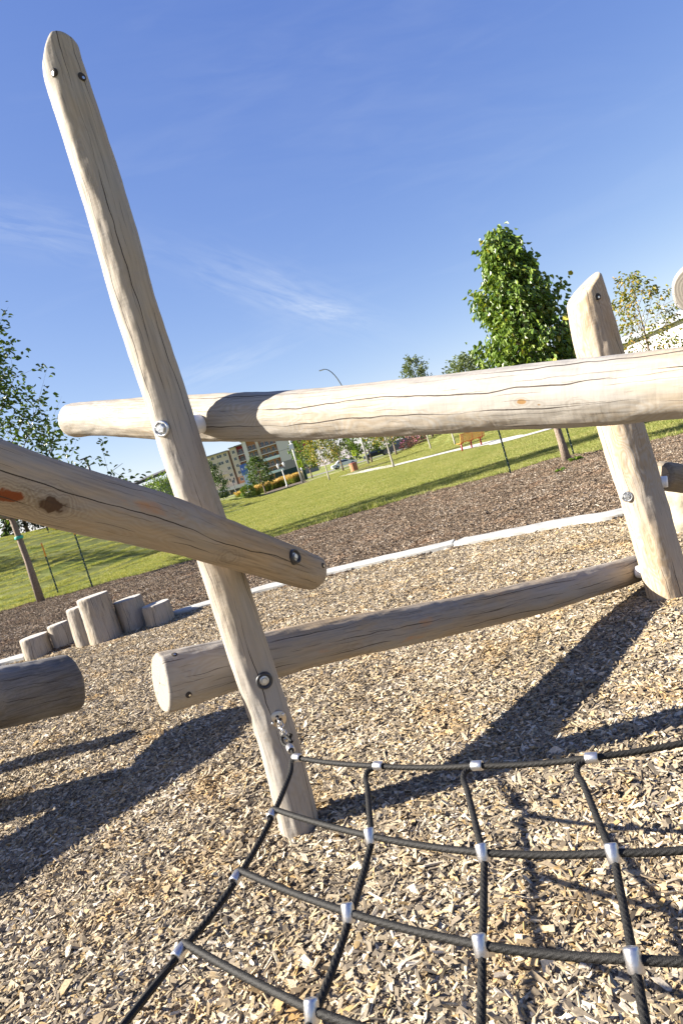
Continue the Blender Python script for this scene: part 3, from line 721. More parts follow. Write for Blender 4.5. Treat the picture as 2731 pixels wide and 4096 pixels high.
lawn = link('lawn', npmesh('lawn', V, F, smooth=True), [M_LAWN]); tag(lawn, kind='structure')

def strip_sheet(name, fa, fb, x0, x1, z, mat, nx=80, ny=10):
    V = []; F = []
    for i in range(nx + 1):
        x = x0 + (x1 - x0) * i / nx; a, c = fa(x), fb(x)
        for j in range(ny + 1): y = a + (c - a) * j / ny; V.append((x, y, max(H(x, y), 0) + z))
    for i in range(nx):
        for j in range(ny): F.append((i * (ny + 1) + j, (i + 1) * (ny + 1) + j, (i + 1) * (ny + 1) + j + 1, i * (ny + 1) + j + 1))
    o = link(name, npmesh(name, V, F), [mat]); tag(o, kind='structure'); return o
M_UNDER = simple('chip_bed_base', (0.19, 0.145, 0.095), 0.95, 0, 0.5, 60)
M_UNDER2 = simple('bark_bed_base', (0.045, 0.033, 0.024), 0.95, 0, 0.5, 50)
strip_sheet('play_surface', lambda x: -4.0, yb, -9, 8, -0.004, M_UNDER)
strip_sheet('mulch_bed', yb, yl, -22, 22, 0.0, M_UNDER2)

# ---- wood chips and bark: scattered small solids, instanced in small patches (stuff)
def chip_patch(name, n, rad, seed, lmean, wmean, th, zpile, lmax, square=False):
    rg = np.random.default_rng(seed)
    L = np.clip(rg.lognormal(math.log(lmean), 0.52, n), lmean * 0.35, lmax)
    Wd = np.clip(rg.lognormal(math.log(wmean), 0.4, n), wmean * 0.4, wmean * 3.0)
    k_ = n // 3                      # a third of the bits are fines and slivers
    L[:k_] *= 0.38; Wd[:k_] *= 0.35
    Wd = np.minimum(Wd, L * 0.8)
    T = th * rg.uniform(0.5, 1.5, n)
    base = np.array([[a, b2, c] for a in (-1, 1) for b2 in (-1, 1) for c in (-1, 1)], float) * 0.5
    Vv = np.repeat(base[None], n, 0)
    taper = rg.uniform(0.35, 1.0, (n, 1)); 
    Vv[:, 4:, 1] *= taper
    Vv[:, :4, 1] *= rg.uniform(0.5, 1.0, (n, 1))
    Vv[:, 4:, 2] *= rg.uniform(0.3, 1.0, (n, 1))
    Vv += rg.normal(0, 0.07, Vv.shape)
    sk = rg.uniform(-0.35, 0.35, (n, 1)); 
    Vv = Vv * np.stack([L, Wd, T], -1)[:, None, :]
    Vv[:, :, 0] += Vv[:, :, 1] * sk * 1.5
    yaw = rg.uniform(0, 2 * math.pi, n); pit = rg.normal(0, 0.26, n); rol = rg.normal(0, 0.38, n)
    def rot(v, a, i, j):
        c, s = np.cos(a)[:, None], np.sin(a)[:, None]; o = v.copy(); o[:, :, i] = v[:, :, i] * c - v[:, :, j] * s; o[:, :, j] = v[:, :, i] * s + v[:, :, j] * c; return o
    Vv = rot(Vv, rol, 1, 2); Vv = rot(Vv, pit, 0, 2); Vv = rot(Vv, yaw, 0, 1)
    rr = rad * np.sqrt(rg.uniform(0, 1, n)); aa = rg.uniform(0, 2 * math.pi, n)
    px, py = rr * np.cos(aa), rr * np.sin(aa)
    pz = rg.uniform(0, 1, n) ** 0.8 * zpile
    Vv += np.stack([px, py, pz], -1)[:, None, :]
    fb = np.array([(0, 1, 3, 2), (4, 6, 7, 5), (0, 4, 5, 1), (2, 3, 7, 6), (0, 2, 6, 4), (1, 5, 7, 3)])
    Fv = (fb[None] + (np.arange(n) * 8)[:, None, None]).reshape(-1, 4)
    tint = np.repeat(rg.uniform(0, 1, n), 6)
    me = npmesh(name, Vv.reshape(-1, 3), Fv, [('tint', 'FACE', tint)])
    return me
def scatter(name, points, variants, mats, label, cat):
    """one object: geometry nodes place the patch meshes on its points. points: (x,y,z,rotz,variant,scale)"""
    pts = np.array(points)
    me = bpy.data.meshes.new(name); me.vertices.add(len(pts)); me.vertices.foreach_set('co', pts[:, :3].astype(np.float32).ravel()); me.update()
    for an, arr in (('rotz', pts[:, 3]), ('variant', pts[:, 4]), ('size', pts[:, 5])):
        a = me.attributes.new(an, 'FLOAT', 'POINT'); a.data.foreach_set('value', arr.astype(np.float32))
    o = link(name, me); tag(o, label, cat, kind='stuff')
    ng = bpy.data.node_groups.new(name + '_scatter', 'GeometryNodeTree')
    ng.interface.new_socket('Geometry', in_out='INPUT', socket_type='NodeSocketGeometry'); ng.interface.new_socket('Geometry', in_out='OUTPUT', socket_type='NodeSocketGeometry')
    gi = ng.nodes.new('NodeGroupInput'); go = ng.nodes.new('NodeGroupOutput'); jn = ng.nodes.new('GeometryNodeJoinGeometry')
    m2p = ng.nodes.new('GeometryNodeMeshToPoints'); ng.links.new(gi.outputs[0], m2p.inputs['Mesh'])
    def attr(nm):
        a = ng.nodes.new('GeometryNodeInputNamedAttribute'); a.data_type = 'FLOAT'; a.inputs['Name'].default_value = nm; return a.outputs['Attribute']
    cx = ng.nodes.new('ShaderNodeCombineXYZ'); ng.links.new(attr('rotz'), cx.inputs['Z'])
    for k, vm in enumerate(variants):
        so_ = bpy.data.objects.new(name + '_source', vm)
        for m in mats:
            if m.name not in vm.materials: vm.materials.append(m)
        oi = ng.nodes.new('GeometryNodeObjectInfo'); oi.inputs['Object'].default_value = so_
        cmp_ = ng.nodes.new('FunctionNodeCompare'); cmp_.data_type = 'FLOAT'; cmp_.operation = 'EQUAL'; cmp_.inputs['Epsilon'].default_value = 0.1
        ng.links.new(attr('variant'), cmp_.inputs['A']); cmp_.inputs['B'].default_value = float(k)
        iop = ng.nodes.new('GeometryNodeInstanceOnPoints')
        ng.links.new(m2p.outputs[0], iop.inputs['Points']); ng.links.new(cmp_.outputs[0], iop.inputs['Selection']); ng.links.new(oi.outputs['Geometry'], iop.inputs['Instance'])
        ng.links.new(cx.outputs[0], iop.inputs['Rotation']); ng.links.new(attr('size'), iop.inputs['Scale'])
        ng.links.new(iop.outputs[0], jn.inputs[0])
    ng.links.new(jn.outputs[0], go.inputs[0])
    md = o.modifiers.new('scatter', 'NODES'); md.node_group = ng
    return o
rs = np.random.default_rng(5)
M_CHIP = tinted('wood_chips', [(0.0, (0.085, 0.066, 0.044)), (0.16, (0.145, 0.12, 0.088)), (0.34, (0.225, 0.185, 0.135)), (0.5, (0.32, 0.255, 0.165)), (0.64, (0.40, 0.33, 0.225)), (0.76, (0.36, 0.245, 0.105)), (0.84, (0.48, 0.405, 0.285)), (1.0, (0.60, 0.53, 0.42))], 0.85, fine=170.0, spec=0.15, place=(1.9, 0.55, (1.16, 0.97, 0.66)))
M_BARK = tinted('bark_mulch', [(0.0, (0.035, 0.025, 0.018)), (0.35, (0.10, 0.072, 0.047)), (0.6, (0.175, 0.125, 0.082)), (0.78, (0.26, 0.19, 0.125)), (0.88, (0.32, 0.26, 0.195)), (1.0, (0.50, 0.44, 0.36))], 0.9, fine=120.0, spec=0.1, place=(1.2, 0.4, (1.15, 0.92, 0.78)))
def in_view(x, y, m=0.25):
    v = Vector((x, y, 0)) - Vector((0, 0, CAM_H)); d = v.dot(F0)
    if d < 0.1: return False
    return abs(v.dot(cam_r) / d) < 0.5 + m + 0.35 / d and abs(v.dot(cam_u) / d) < 0.75 + m + 0.35 / d
chips = [chip_patch('chip_patch', 1750, 0.20, 100 + k, 0.033, 0.0122, 0.0042, 0.022, 0.085) for k in range(6)]
pts = []
y = 0.1; sp_ = 0.19
while y < 14:
    x = -9.0
    while x < 7.5:
        jx, jy = x + rs.uniform(-0.05, 0.05), y + rs.uniform(-0.05, 0.05)
        if jy < yb(jx) + 0.02 and in_view(jx, jy):
            und = 0.022 * noise.noise(Vector((jx * 1.3, jy * 1.3, 0))) + (-0.03) * math.exp(-((jx + 0.56) ** 2 + (jy - 2.8) ** 2) / 0.12) + 0.012 * math.exp(-((jx - 1.8) ** 2 + (jy - 4.35) ** 2) / 0.05) + 0.008 * noise.noise(Vector((jx * 4, jy * 4, 3)))
            pts.append((jx, jy, und, rs.uniform(0, 6.28), rs.integers(0, 6), rs.uniform(0.9, 1.15)))
        x += sp_
    y += sp_
scatter('wood_chips', pts, chips, [M_CHIP], 'loose pale wood chips covering the play area', 'wood chips')
barks = [chip_patch('bark_patch', 950, 0.24, 200 + k, 0.034, 0.012, 0.006, 0.035, 0.10) for k in range(5)]
pts = []
y = 5.0; sp_ = 0.26
while y < 25:
    x = -14.0
    while x < 13:
        jx, jy = x + rs.uniform(-0.08, 0.08), y + rs.uniform(-0.08, 0.08)
        if yb(jx) - 0.02 < jy < yl(jx) + 0.02 + 0.35 * noise.noise(Vector((jx * 1.7, 0, 0))) and in_view(jx, jy, 0.1):
            pts.append((jx, jy, H(jx, jy) + 0.004 + 0.03 * noise.noise(Vector((jx * .8, jy * .8, 9))), rs.uniform(0, 6.28), rs.integers(0, 5), rs.uniform(0.9, 1.2)))
        x += sp_
    y += sp_
scatter('bark_mulch', pts, barks, [M_BARK], 'dark brown bark mulch in the bed behind the curb', 'bark mulch')

# ---- curb
M_CONC = simple('curb_concrete', (0.31, 0.31, 0.295), 0.85, 0, 0.28, 5, 0.5)
def curb(name, pts, width=0.24, h=0.085):
    pts = [Vector(p) for p in pts]; n = len(pts); P = []
    for k in range(60): P.append(Vector(catmull([tuple(p) for p in pts], k / 59)))
    prof = [(0, -0.1), (0, h - 0.02), (0.02, h), (width - 0.02, h), (width, h - 0.02), (width, -0.1)]
    V = []; F = []
    for i, p in enumerate(P):
        t = (P[min(i + 1, 59)] - P[max(i - 1, 0)]).normalized(); s = Vector((-t.y, t.x, 0))
        for a, z in prof:
            jit = 0.004 * noise.noise(Vector((p.x * 5, a * 20, z * 10)))
            q = p + s * (a + jit) + Vector((0, 0, z + jit)); V.append(tuple(q))
    m = len(prof)
    for i in range(59):
        for j in range(m - 1): F.append((i * m + j, (i + 1) * m + j, (i + 1) * m + j + 1, i * m + j + 1))
    me = bpy.data.meshes.new(name); me.from_pydata(V, [], F + [tuple(range(m)), tuple(range(59 * m, 60 * m))[::-1]]); me.update()
    o = link(name, me, [M_CONC]); tag(o, kind='structure'); return o
cn = curb_near
joint = G(1815, 2196)
left_part = [p for p in cn if p.x < joint.x - 0.05] + [joint + Vector((-0.004, 0, 0))]
right_part = [joint + Vector((0.008, 0, 0))] + [p for p in cn if p.x > joint.x + 0.05] + [Vector((4.5, 6.75, 0))]
curb('playground_curb', left_part); curb('playground_curb', right_part); curb('playground_curb', curb_left)

# ---- stumps
WS = wood('stump_wood', (0.34, 0.295, 0.23), (0.17, 0.14, 0.108), stain=0.1, crack=1.5, swirl=0.1, seed=9.0)
M_STTOP = endgrain('stump_top', (0.40, 0.37, 0.32), (0.28, 0.255, 0.215), 120.0, 5)
stumps = [((162, 2627), 0.20, 0.32, 'lowest left stump of the row, partly behind the dark log'),
          ((264, 2591), 0.155, 0.38, 'narrow stump second from the left in the row'),
          ((346, 2590), 0.16, 0.57, 'slim tall stump tucked behind the left side of the tallest stump'),
          ((431, 2564), 0.225, 0.67, 'tallest and widest stump in the row'),
          ((551, 2518), 0.205, 0.47, 'medium stump right of the tallest one'),
          ((649, 2497), 0.20, 0.31, 'short stump at the right end of the row by the curb')]
for i, ((x, y), r, h, lb) in enumerate(stumps):
    g = G(x, y)
    if i == 2: g += Vector((0, 0.12, 0))
    tilt = 0.03
    pts3 = [g + Vector((0, 0, -0.06)), g + Vector((0, 0, h / 2)), g + Vector((random.Random(i).uniform(-.01, .01), 0, h))]
    o, M = log('log_stump', pts3, [r * 1.03, r, r * 0.97], 80 + i, [WS, M_STTOP], None, step=0.02, rnd=0.008, amp=0.8)
    tag(o, lb, 'stump', 'upright log stumps beside the play area')

# ---- boulder
def boulder(c, s, seed, lb, rot=0.3):
    bm_v = []; n = 40; m = 28; V = []; F = []
    for j in range(m + 1):
        ph = math.pi * j / m
        for i in range(n):
            th = 2 * math.pi * i / n
            d = Vector((math.sin(ph) * math.cos(th), math.sin(ph) * math.sin(th), math.cos(ph)))
            e = 5.0
            k = (abs(d.x) ** e + abs(d.y) ** e + abs(d.z) ** e) ** (-1 / e)
            q = d * k
            q *= 1 + 0.16 * noise.noise(q * 1.4 + Vector((seed, 0, 0))) + 0.05 * noise.noise(q * 4 + Vector((seed, 0, 0)))+ 0.02 * noise.noise(q * 11)
            V.append((q.x * s[0], q.y * s[1], q.z * s[2]))
    for j in range(m):
        for i in range(n): F.append((j * n + i, j * n + (i + 1) % n, (j + 1) * n + (i + 1) % n, (j + 1) * n + i))
    o = link('boulder', npmesh('boulder', V, [f[::-1] for f in F], smooth=True), [M_ROCK]); o.location = c; o.rotation_euler = (0.05, 0.04, rot)
    tag(o, lb, 'boulder'); return o
M_ROCK = simple('sandstone', (0.34, 0.30, 0.22), 0.9, 0, 0.35, 9, 1.0)
bc = G(2760, 2140)
boulder((bc.x + 0.30, bc.y + 0.45, 0.14), (0.46, 0.36, 0.30), 3, 'pale sandstone boulder at the right edge behind the short post')

# ---------------------------------------------------------------- plants
LEAF1 = tinted('broad_green_leaves', [(0, (0.05, 0.10, 0.014)), (0.5, (0.12, 0.19, 0.028)), (0.85, (0.21, 0.27, 0.045)), (1, (0.38, 0.34, 0.05))], 0.38, trans=0.22, spec=0.5)
LEAF2 = tinted('yellowing_leaves', [(0, (0.10, 0.13, 0.02)), (0.5, (0.19, 0.20, 0.035)), (0.8, (0.33, 0.24, 0.04)), (1, (0.42, 0.24, 0.05))], 0.45, trans=0.25, spec=0.4)
LEAF3 = tinted('dark_green_leaves', [(0, (0.03, 0.06, 0.012)), (0.6, (0.075, 0.13, 0.022)), (1, (0.17, 0.24, 0.035))], 0.42, trans=0.2, spec=0.45)
LEAF4 = tinted('fresh_green_leaves', [(0, (0.06, 0.11, 0.02)), (0.6, (0.12, 0.19, 0.03)), (1, (0.24, 0.30, 0.05))], 0.45, trans=0.25, spec=0.35)
LEAF5 = tinted('grey_green_leaves', [(0, (0.07, 0.10, 0.05)), (0.6, (0.14, 0.18, 0.08)), (1, (0.24, 0.28, 0.12))], 0.5, trans=0.2, spec=0.3)
NEEDLE = tinted('spruce_needles', [(0, (0.012, 0.026, 0.012)), (1, (0.04, 0.065, 0.03))], 0.6, trans=0.05, spec=0.2)
BARKM = simple('tree_bark', (0.19, 0.145, 0.11), 0.9, 0, 0.4, 30, 0.9)
BARKP = simple('pale_bark', (0.34, 0.31, 0.27), 0.9, 0, 0.3, 30, 0.6)
def leaf_mesh(name, pos, dirs, size, seed, wid=0.62, curl=0.25):
    """pos (n,3), dirs (n,3) direction the tip points; folded six-sided leaves"""
    rg = np.random.default_rng(seed); n = len(pos)
    d = dirs / np.linalg.norm(dirs, axis=1, keepdims=True)
    rnd = rg.normal(0, 1, (n, 3)); rnd[:, 2] += 0.9
    s = np.cross(d, rnd); s /= np.linalg.norm(s, axis=1, keepdims=True)
    u = np.cross(s, d)
    L = (size * rg.uniform(0.65, 1.25, n))[:, None]; wd = L * wid * 0.5
    b0 = pos; l1 = pos + d * L * 0.28 - s * wd * 0.95 + u * L * 0.10; l2 = pos + d * L * 0.68 - s * wd * 0.62 + u * L * 0.08
    tip = pos + d * L - u * L * curl; r1 = pos + d * L * 0.28 + s * wd * 0.95 + u * L * 0.10; r2 = pos + d * L * 0.68 + s * wd * 0.62 + u * L * 0.08
    V = np.stack([b0, l1, l2, tip, r2, r1], 1).reshape(-1, 3)
    f = np.array([(0, 3, 2, 1), (0, 5, 4, 3)]); Fv = (f[None] + (np.arange(n) * 6)[:, None, None]).reshape(-1, 4)
    tint = np.repeat(np.clip(rg.normal(0.45, 0.24, n), 0, 1), 2)
    return npmesh(name, V, Fv, [('tint', 'FACE', tint)])
def tree(name, base, h, tr, prof, z0, nlimb, ntwig, nleaf, lsize, leafm, barkm, seed, label, cat='tree', group=None, up=0.6, droop=0.3, lean=(0, 0), spread=0.10, twlen=0.35, wid=0.62, tintshift=0):
    """prof(f): crown radius at fraction f of the crown height; z0: height where the crown starts"""
    rg = random.Random(seed); npr = np.random.default_rng(seed)
    root = empty(name, base); tag(root, label, cat, group)
    tb = MB(); top = Vector((lean[0], lean[1], h * 0.96)); k = 9
    tp = [Vector((top.x * (i / k) + 0.02 * h * 0.1 * rg.uniform(-1, 1) * (i > 0), top.y * (i / k) + 0.002 * h * rg.uniform(-1, 1), -0.1 + (top.z + 0.1) * i / k)) for i in range(k + 1)]
    tb.tube(tp, [tr * (1.25 if i == 0 else (1 - 0.92 * (i / k) ** 1.1)) for i in range(k + 1)], 12)
    pos = []; dirs = []
    ch = h - z0
    def trunk_at(z): f = max(0, min(1, (z + 0.1) / (top.z + 0.1))) * k; i = min(int(f), k - 1); return tp[i].lerp(tp[i + 1], f - i)
    for li in range(nlimb):
        f = (li + rg.random()) / nlimb; f = f ** 0.9
        zt = z0 + ch * f
        r = prof(f) * rg.uniform(0.75, 1.1)
        az = li * 2.39996 + rg.uniform(-.4, .4)
        st = trunk_at(max(z0 * 0.88, zt - r * up * 0.9 - 0.05 * h)); en = Vector((trunk_at(zt).x + math.cos(az) * r, trunk_at(zt).y + math.sin(az) * r, zt))
        mid = st.lerp(en, 0.5) + Vector((0, 0, -0.08 * r))
        tb.tube([st, mid, en], [tr * 0.30 * (1 - f * 0.6), tr * 0.18 * (1 - f * 0.6), tr * 0.05], 5)
        for ti in range(ntwig):
            g = rg.uniform(0.25, 1.0) ** 0.7; q = st.lerp(mid, g * 2) if g < 0.5 else mid.lerp(en, g * 2 - 1)
            td = (en - st).normalized() + Vector((rg.uniform(-1, 1), rg.uniform(-1, 1), rg.uniform(-0.7, 1))) * 0.9; td.normalize()
            tl = twlen * rg.uniform(0.5, 1.3) * (0.5 + 0.8 * r / max(0.01, prof(0.3)))
            e2 = q + td * tl
            if rg.random() < 0.6: tb.tube([q, e2], [tr * 0.05, tr * 0.015], 4)
            m = max(1, int(nleaf / (nlimb * ntwig)))
            for _ in range(m):
                a = rg.random(); pp_ = q.lerp(e2, a) + Vector((rg.gauss(0, 1), rg.gauss(0, 1), rg.gauss(0, 1))) * spread
                pos.append(tuple(pp_)); dd = (pp_ - trunk_at(pp_.z)); dd.z = 0
                if dd.length > 0: dd.normalize()
                dirs.append(tuple(dd * 0.7 + Vector((rg.gauss(0, .5), rg.gauss(0, .5), -droop * 2 + rg.gauss(0, .5)))))
    tb.build('trunk', [barkm], root)
    cm = link('crown', leaf_mesh('crown', np.array(pos), np.array(dirs), lsize, seed, wid), [leafm]); cm.parent = root
    return root
# big pyramidal tree behind the upper beam
g1_ = G(2254, 1853)
def prof1(f): return 1.22 * (1 - f) ** 0.72 * (1.0 + 0.22 * f) * min(1, 0.72 + f * 1.6) * (0.9 + 0.16 * math.sin(f * 23)) + 0.02
tree('pyramidal_tree', g1_ + Vector((0.08, 0, 0)), 4.95, 0.085, prof1, 1.85, 100, 11, 11500, 0.125, LEAF1, BARKM, 7, 'tall dense pointed green tree rising behind the upper beam', up=0.9, droop=0.5, spread=0.085, twlen=0.28, wid=0.7, lean=(-0.12, 0))
p2_ = W(2500, 1105, 18.0)
tree('sparse_tree', (p2_.x + 0.1, 18, 0), p2_.z, 0.05, lambda f: 1.25 * (1 - f) ** 0.5 * (0.55 + 0.9 * f * (1 - f) + 0.3 * f), 1.3, 40, 6, 1900, 0.095, LEAF2, BARKM, 9, 'small sparse tree with yellowing leaves right of the short post', up=1.2, droop=0.2, spread=0.07, twlen=0.30)
g3_ = G(167, 2413)
tree('leafy_tree', g3_, 13.2, 0.10, lambda f: 2.6 * math.exp(-f * 7.0) + 1.75 * (1 - f) ** 0.6, 3.0, 66, 10, 10500, 0.15, LEAF3, BARKM, 14, 'tall loose-branched tree with rough trunk at the left edge between stakes', up=0.7, droop=0.1, spread=0.10, twlen=0.8)
T3root = bpy.data.objects['leafy_tree']
b = MB(); b.lathe([(0.118, 2.0), (0.125, 2.02), (0.125, 2.07), (0.118, 2.09)], 20)
b.build('tree_tie', [simple('teal_strap', (0.03, 0.35, 0.26), 0.6)], T3root)

# stakes
M_STK = simple('green_steel_stake', (0.016, 0.05, 0.04), 0.5, 0.3, 0.2, 30)
M_ORG = simple('orange_paint', (0.75, 0.30, 0.02), 0.6)
M_WHITE = simple('white_paint', (0.8, 0.8, 0.78), 0.5)
def stake(px, py, h, label, orange=False, lean=0.0):
    g = G(px, py); root = empty('steel_stake', g); tag(root, label, 'stake', 'green steel stakes by the young trees')
    b = MB(); w2 = 0.019 if not orange else 0.022
    top = h - (0.45 if orange else 0)
    b.box((lean * h / 2 * 0, 0, top / 2), (w2, 0.004, top / 2)); b.box((0, 0.016, top / 2), (0.004, 0.0115, top / 2))
    for k in range(int(h / 0.13)): b.box((0, -0.006, 0.15 + k * 0.13), (0.0065, 0.0015, 0.0065), mi=1)
    b.build('stake_shaft', [M_STK, M_WHITE], root)
    if orange:
        c = MB(); c.box((0, 0, h - 0.225), (w2 + 0.001, 0.006, 0.225)); c.build('painted_tip', [M_ORG], root)
    return root
stake(2043, 1898, 1.6, 'green stake nearest the left side of the pointed tree')
stake(2296, 1827, 1.5, 'green stake just right of the pointed tree trunk')
stake(237, 2380, 1.72, 'dark stake with orange tip just right of the rough trunk', True)
stake(373, 2354, 2.1, 'orange topped stake farther right of the rough trunk, above the stumps', True)

# bed weeds
def weed(px, py, label, s=0.2, seed=0):
    g = G(px, py); rg = np.random.default_rng(seed); n = 26
    az = rg.uniform(0, 6.28, n); pos = np.stack([np.cos(az) * 0.02, np.sin(az) * 0.02, rg.uniform(0.01, 0.06, n)], 1)
    dr = np.stack([np.cos(az), np.sin(az), rg.uniform(0.1, 1.1, n)], 1)
    o = link('weed', leaf_mesh('weed', pos, dr, s, seed, 0.28, 0.3), [LEAF4]); o.location = g; tag(o, label, 'weed', 'weeds in the bark bed')
weed(2303, 1848, 'small green weed by the foot of the pointed tree', 0.13, 1)
weed(2240, 1893, 'small green weed out in the bark in front of the pointed tree', 0.11, 2)

# grass blades (stuff): instanced turf patches on the near lawn, taller blades at the bed edge
M_BLADE = tinted('grass_blades', [(0, (0.12, 0.165, 0.035)), (0.45, (0.22, 0.245, 0.065)), (0.8, (0.34, 0.32, 0.125)), (1, (0.38, 0.34, 0.17))], 0.6, trans=0.25, spec=0.2, place=(0.5, 0.7, None))
def turf_patch(name, n, rad, hgt, seed, wd=0.004):
    rg = np.random.default_rng(seed)
    rr = rad * np.sqrt(rg.uniform(0, 1, n)); aa = rg.uniform(0, 6.283, n)
    p = np.stack([rr * np.cos(aa), rr * np.sin(aa), np.zeros(n) - 0.01], 1)
    az = rg.uniform(0, 6.283, n); s = np.stack([np.cos(az), np.sin(az), np.zeros(n)], 1) * wd
    h = hgt * rg.uniform(0.5, 1.3, n); ln = rg.normal(0, 0.45, (n, 2)) * h[:, None]
    tip = p + np.concatenate([ln, h[:, None]], 1); mid = p + np.concatenate([ln * 0.35, h[:, None] * 0.6], 1)
    V = np.stack([p - s, p + s, mid + s * 0.7, tip, mid - s * 0.7], 1).reshape(-1, 3)
    Fq = (np.array([(0, 1, 2, 4), (4, 2, 3, 3)])[None] + (np.arange(n) * 5)[:, None, None]).reshape(-1, 4)
    # triangles only, to keep every face valid
    ft = np.array([(0, 1, 2), (0, 2, 4), (4, 2, 3)]); Ft = (ft[None] + (np.arange(n) * 5)[:, None, None]).reshape(-1, 3)
    return npmesh(name, V, Ft, [('tint', 'FACE', np.repeat(rg.uniform(0, 1, n), 3))])
turf = [turf_patch('turf_patch', 1500, 0.62, 0.05, 300 + k, 0.0045) for k in range(4)] + [turf_patch('edge_tuft', 60, 0.13, 0.14, 320 + k, 0.0045) for k in range(3)]
pts = []; y = 11.0
while y < 95:
    sp_ = 0.8 if y < 30 else (1.0 if y < 48 else 1.7)
    x = -0.75 * y - 1
    while x < 0.75 * y + 1:
        jx, jy = x + rs.uniform(-.2, .2), y + rs.uniform(-.2, .2)
        if jy > yl(jx) + 0.45 and in_view(jx, jy, 0.08): pts.append((jx, jy, H(jx, jy), rs.uniform(0, 6.28), rs.integers(0, 4), rs.uniform(0.8, 1.2) * (1 if y < 48 else 1.6)))
        x += sp_
    y += sp_
x = -12.0
while x < 13:
    yy = yl(x)
    if in_view(x, yy, 0.1):
        pts.append((x, yy + rs.uniform(-0.08, 0.3), H(x, yy), rs.uniform(0, 6.28), 4 + rs.integers(0, 3), rs.uniform(0.5, 1.3) * (1.3 if -0.8 < x < 1.2 else 0.8)))
        for _ in range(2):
            pts.append((x + rs.uniform(-.1, .1), yy + rs.uniform(0.15, 0.6), H(x, yy), rs.uniform(0, 6.28), 4 + rs.integers(0, 3), rs.uniform(0.3, 0.6)))
    x += 0.09
scatter('grass', pts, turf, [M_BLADE], 'short green and straw grass blades of the lawn', 'grass')

# ---------------------------------------------------------------- park beyond the lawn
M_PATH = simple('path_concrete', (0.40, 0.39, 0.36), 0.9, 0, 0.12, 3)
M_WALK = simple('walk_concrete', (0.50, 0.45, 0.38), 0.9, 0, 0.1, 2)
M_ROAD = simple('asphalt', (0.10, 0.10, 0.10), 0.9, 0, 0.15, 3)
def ribbon(name, pts, width, z, mat, sub=8):
    P = []; pts = [tuple(p) for p in pts]; n = (len(pts) - 1) * sub
    for k in range(n + 1): P.append(Vector(catmull(pts, k / n)))
    V = []; F = []
    for i, p in enumerate(P):
        t = (P[min(i + 1, n)] - P[max(i - 1, 0)]); t.z = 0; t.normalize(); s = Vector((-t.y, t.x, 0)) * width / 2
        for k in (-1, -0.33, 0.33, 1): q = p + s * k; V.append((q.x, q.y, H(q.x, q.y) + z))
    for i in range(n):
        for k in range(3): F.append((i * 4 + k, (i + 1) * 4 + k, (i + 1) * 4 + k + 1, i * 4 + k + 1))
    o = link(name, npmesh(name, V, F), [mat]); tag(o, kind='structure'); return o
path_pts = [Vector((26, 27, 0)), G(2210, 1714), G(2000, 1765), G(1853, 1795), G(1700, 1833), G(1552, 1868), G(1389, 1899)]
ribbon('park_path', path_pts, 1.7, 0.045, M_PATH)
ribbon('walkway', [G(1225, 1927), G(1330, 1895), G(1440, 1862), G(1552, 1827), G(1640, 1800)], 7.0, 0.03, M_WALK)
road_pts = [Vector((-120, 190, 0)), Vector((-60, 168, 0)), Vector((-23, 152, 0)), Vector((8, 134, 0)), Vector((40, 118, 0)), Vector((90, 100, 0))]
ribbon('road', road_pts, 11, 0.05, M_ROAD)
ribbon('verge_walk', [p + Vector((0, -9.5, 0)) for p in road_pts[1:4]], 2.5, 0.06, M_WALK)
def ground_poly(name, pxs, z, mat):
    V = [tuple(G(x, y) + Vector((0, 0, z))) for x, y in pxs]
    me = bpy.data.meshes.new(name); me.from_pydata(V, [], [tuple(range(len(V)))]); me.update()
    o = link(name, me, [mat]); tag(o, kind='structure'); return o
M_MUL = simple('bark_bed_far', (0.10, 0.07, 0.05), 0.95, 0, 0.6, 6)
ground_poly('planting_bed', [(955, 2020), (985, 2008), (1080, 1978), (1150, 1950), (1235, 1932), (1255, 1923), (1180, 1925), (1100, 1944), (1020, 1972), (945, 2003)], 0.05, M_MUL)
ground_poly('planting_bed', [(1388, 1893), (1430, 1886), (1500, 1866), (1560, 1848), (1552, 1838), (1480, 1850), (1410, 1872)], 0.07, M_MUL)

# bench
g = G(1888, 1793)
bench = empty('park_bench', (g.x, g.y, 0), R_(20)); tag(bench, 'orange slatted park bench on red legs beside the path', 'bench')
M_OSL = simple('orange_wood_slats', (0.62, 0.27, 0.05), 0.55, 0, 0.12, 8); M_RED = simple('red_painted_steel', (0.35, 0.02, 0.03), 0.4)
bk = MB(); st_ = MB()
for k in range(7): bk.box((0, -0.30 - 0.022 * k, 0.50 + 0.068 * k), (0.78, 0.014, 0.025), bev=0.005)
for k in range(5): st_.box((0, 0.14 - 0.095 * k, 0.46), (0.78, 0.036, 0.015), bev=0.004)
bk.build('backrest', [M_OSL], bench); st_.build('seat', [M_OSL], bench)
for x in (-0.62, 0, 0.62):
    l = MB(); l.tube([(x, 0.02, 0), (x, -0.05, 0.42)], 0.045, 8); l.box((x, -0.05, 0.425), (0.025, 0.24, 0.018)); l.tube([(x, -0.27, 0.42), (x, -0.42, 0.93)], 0.02, 8)
    l.build('leg', [M_RED], bench)
pad = None
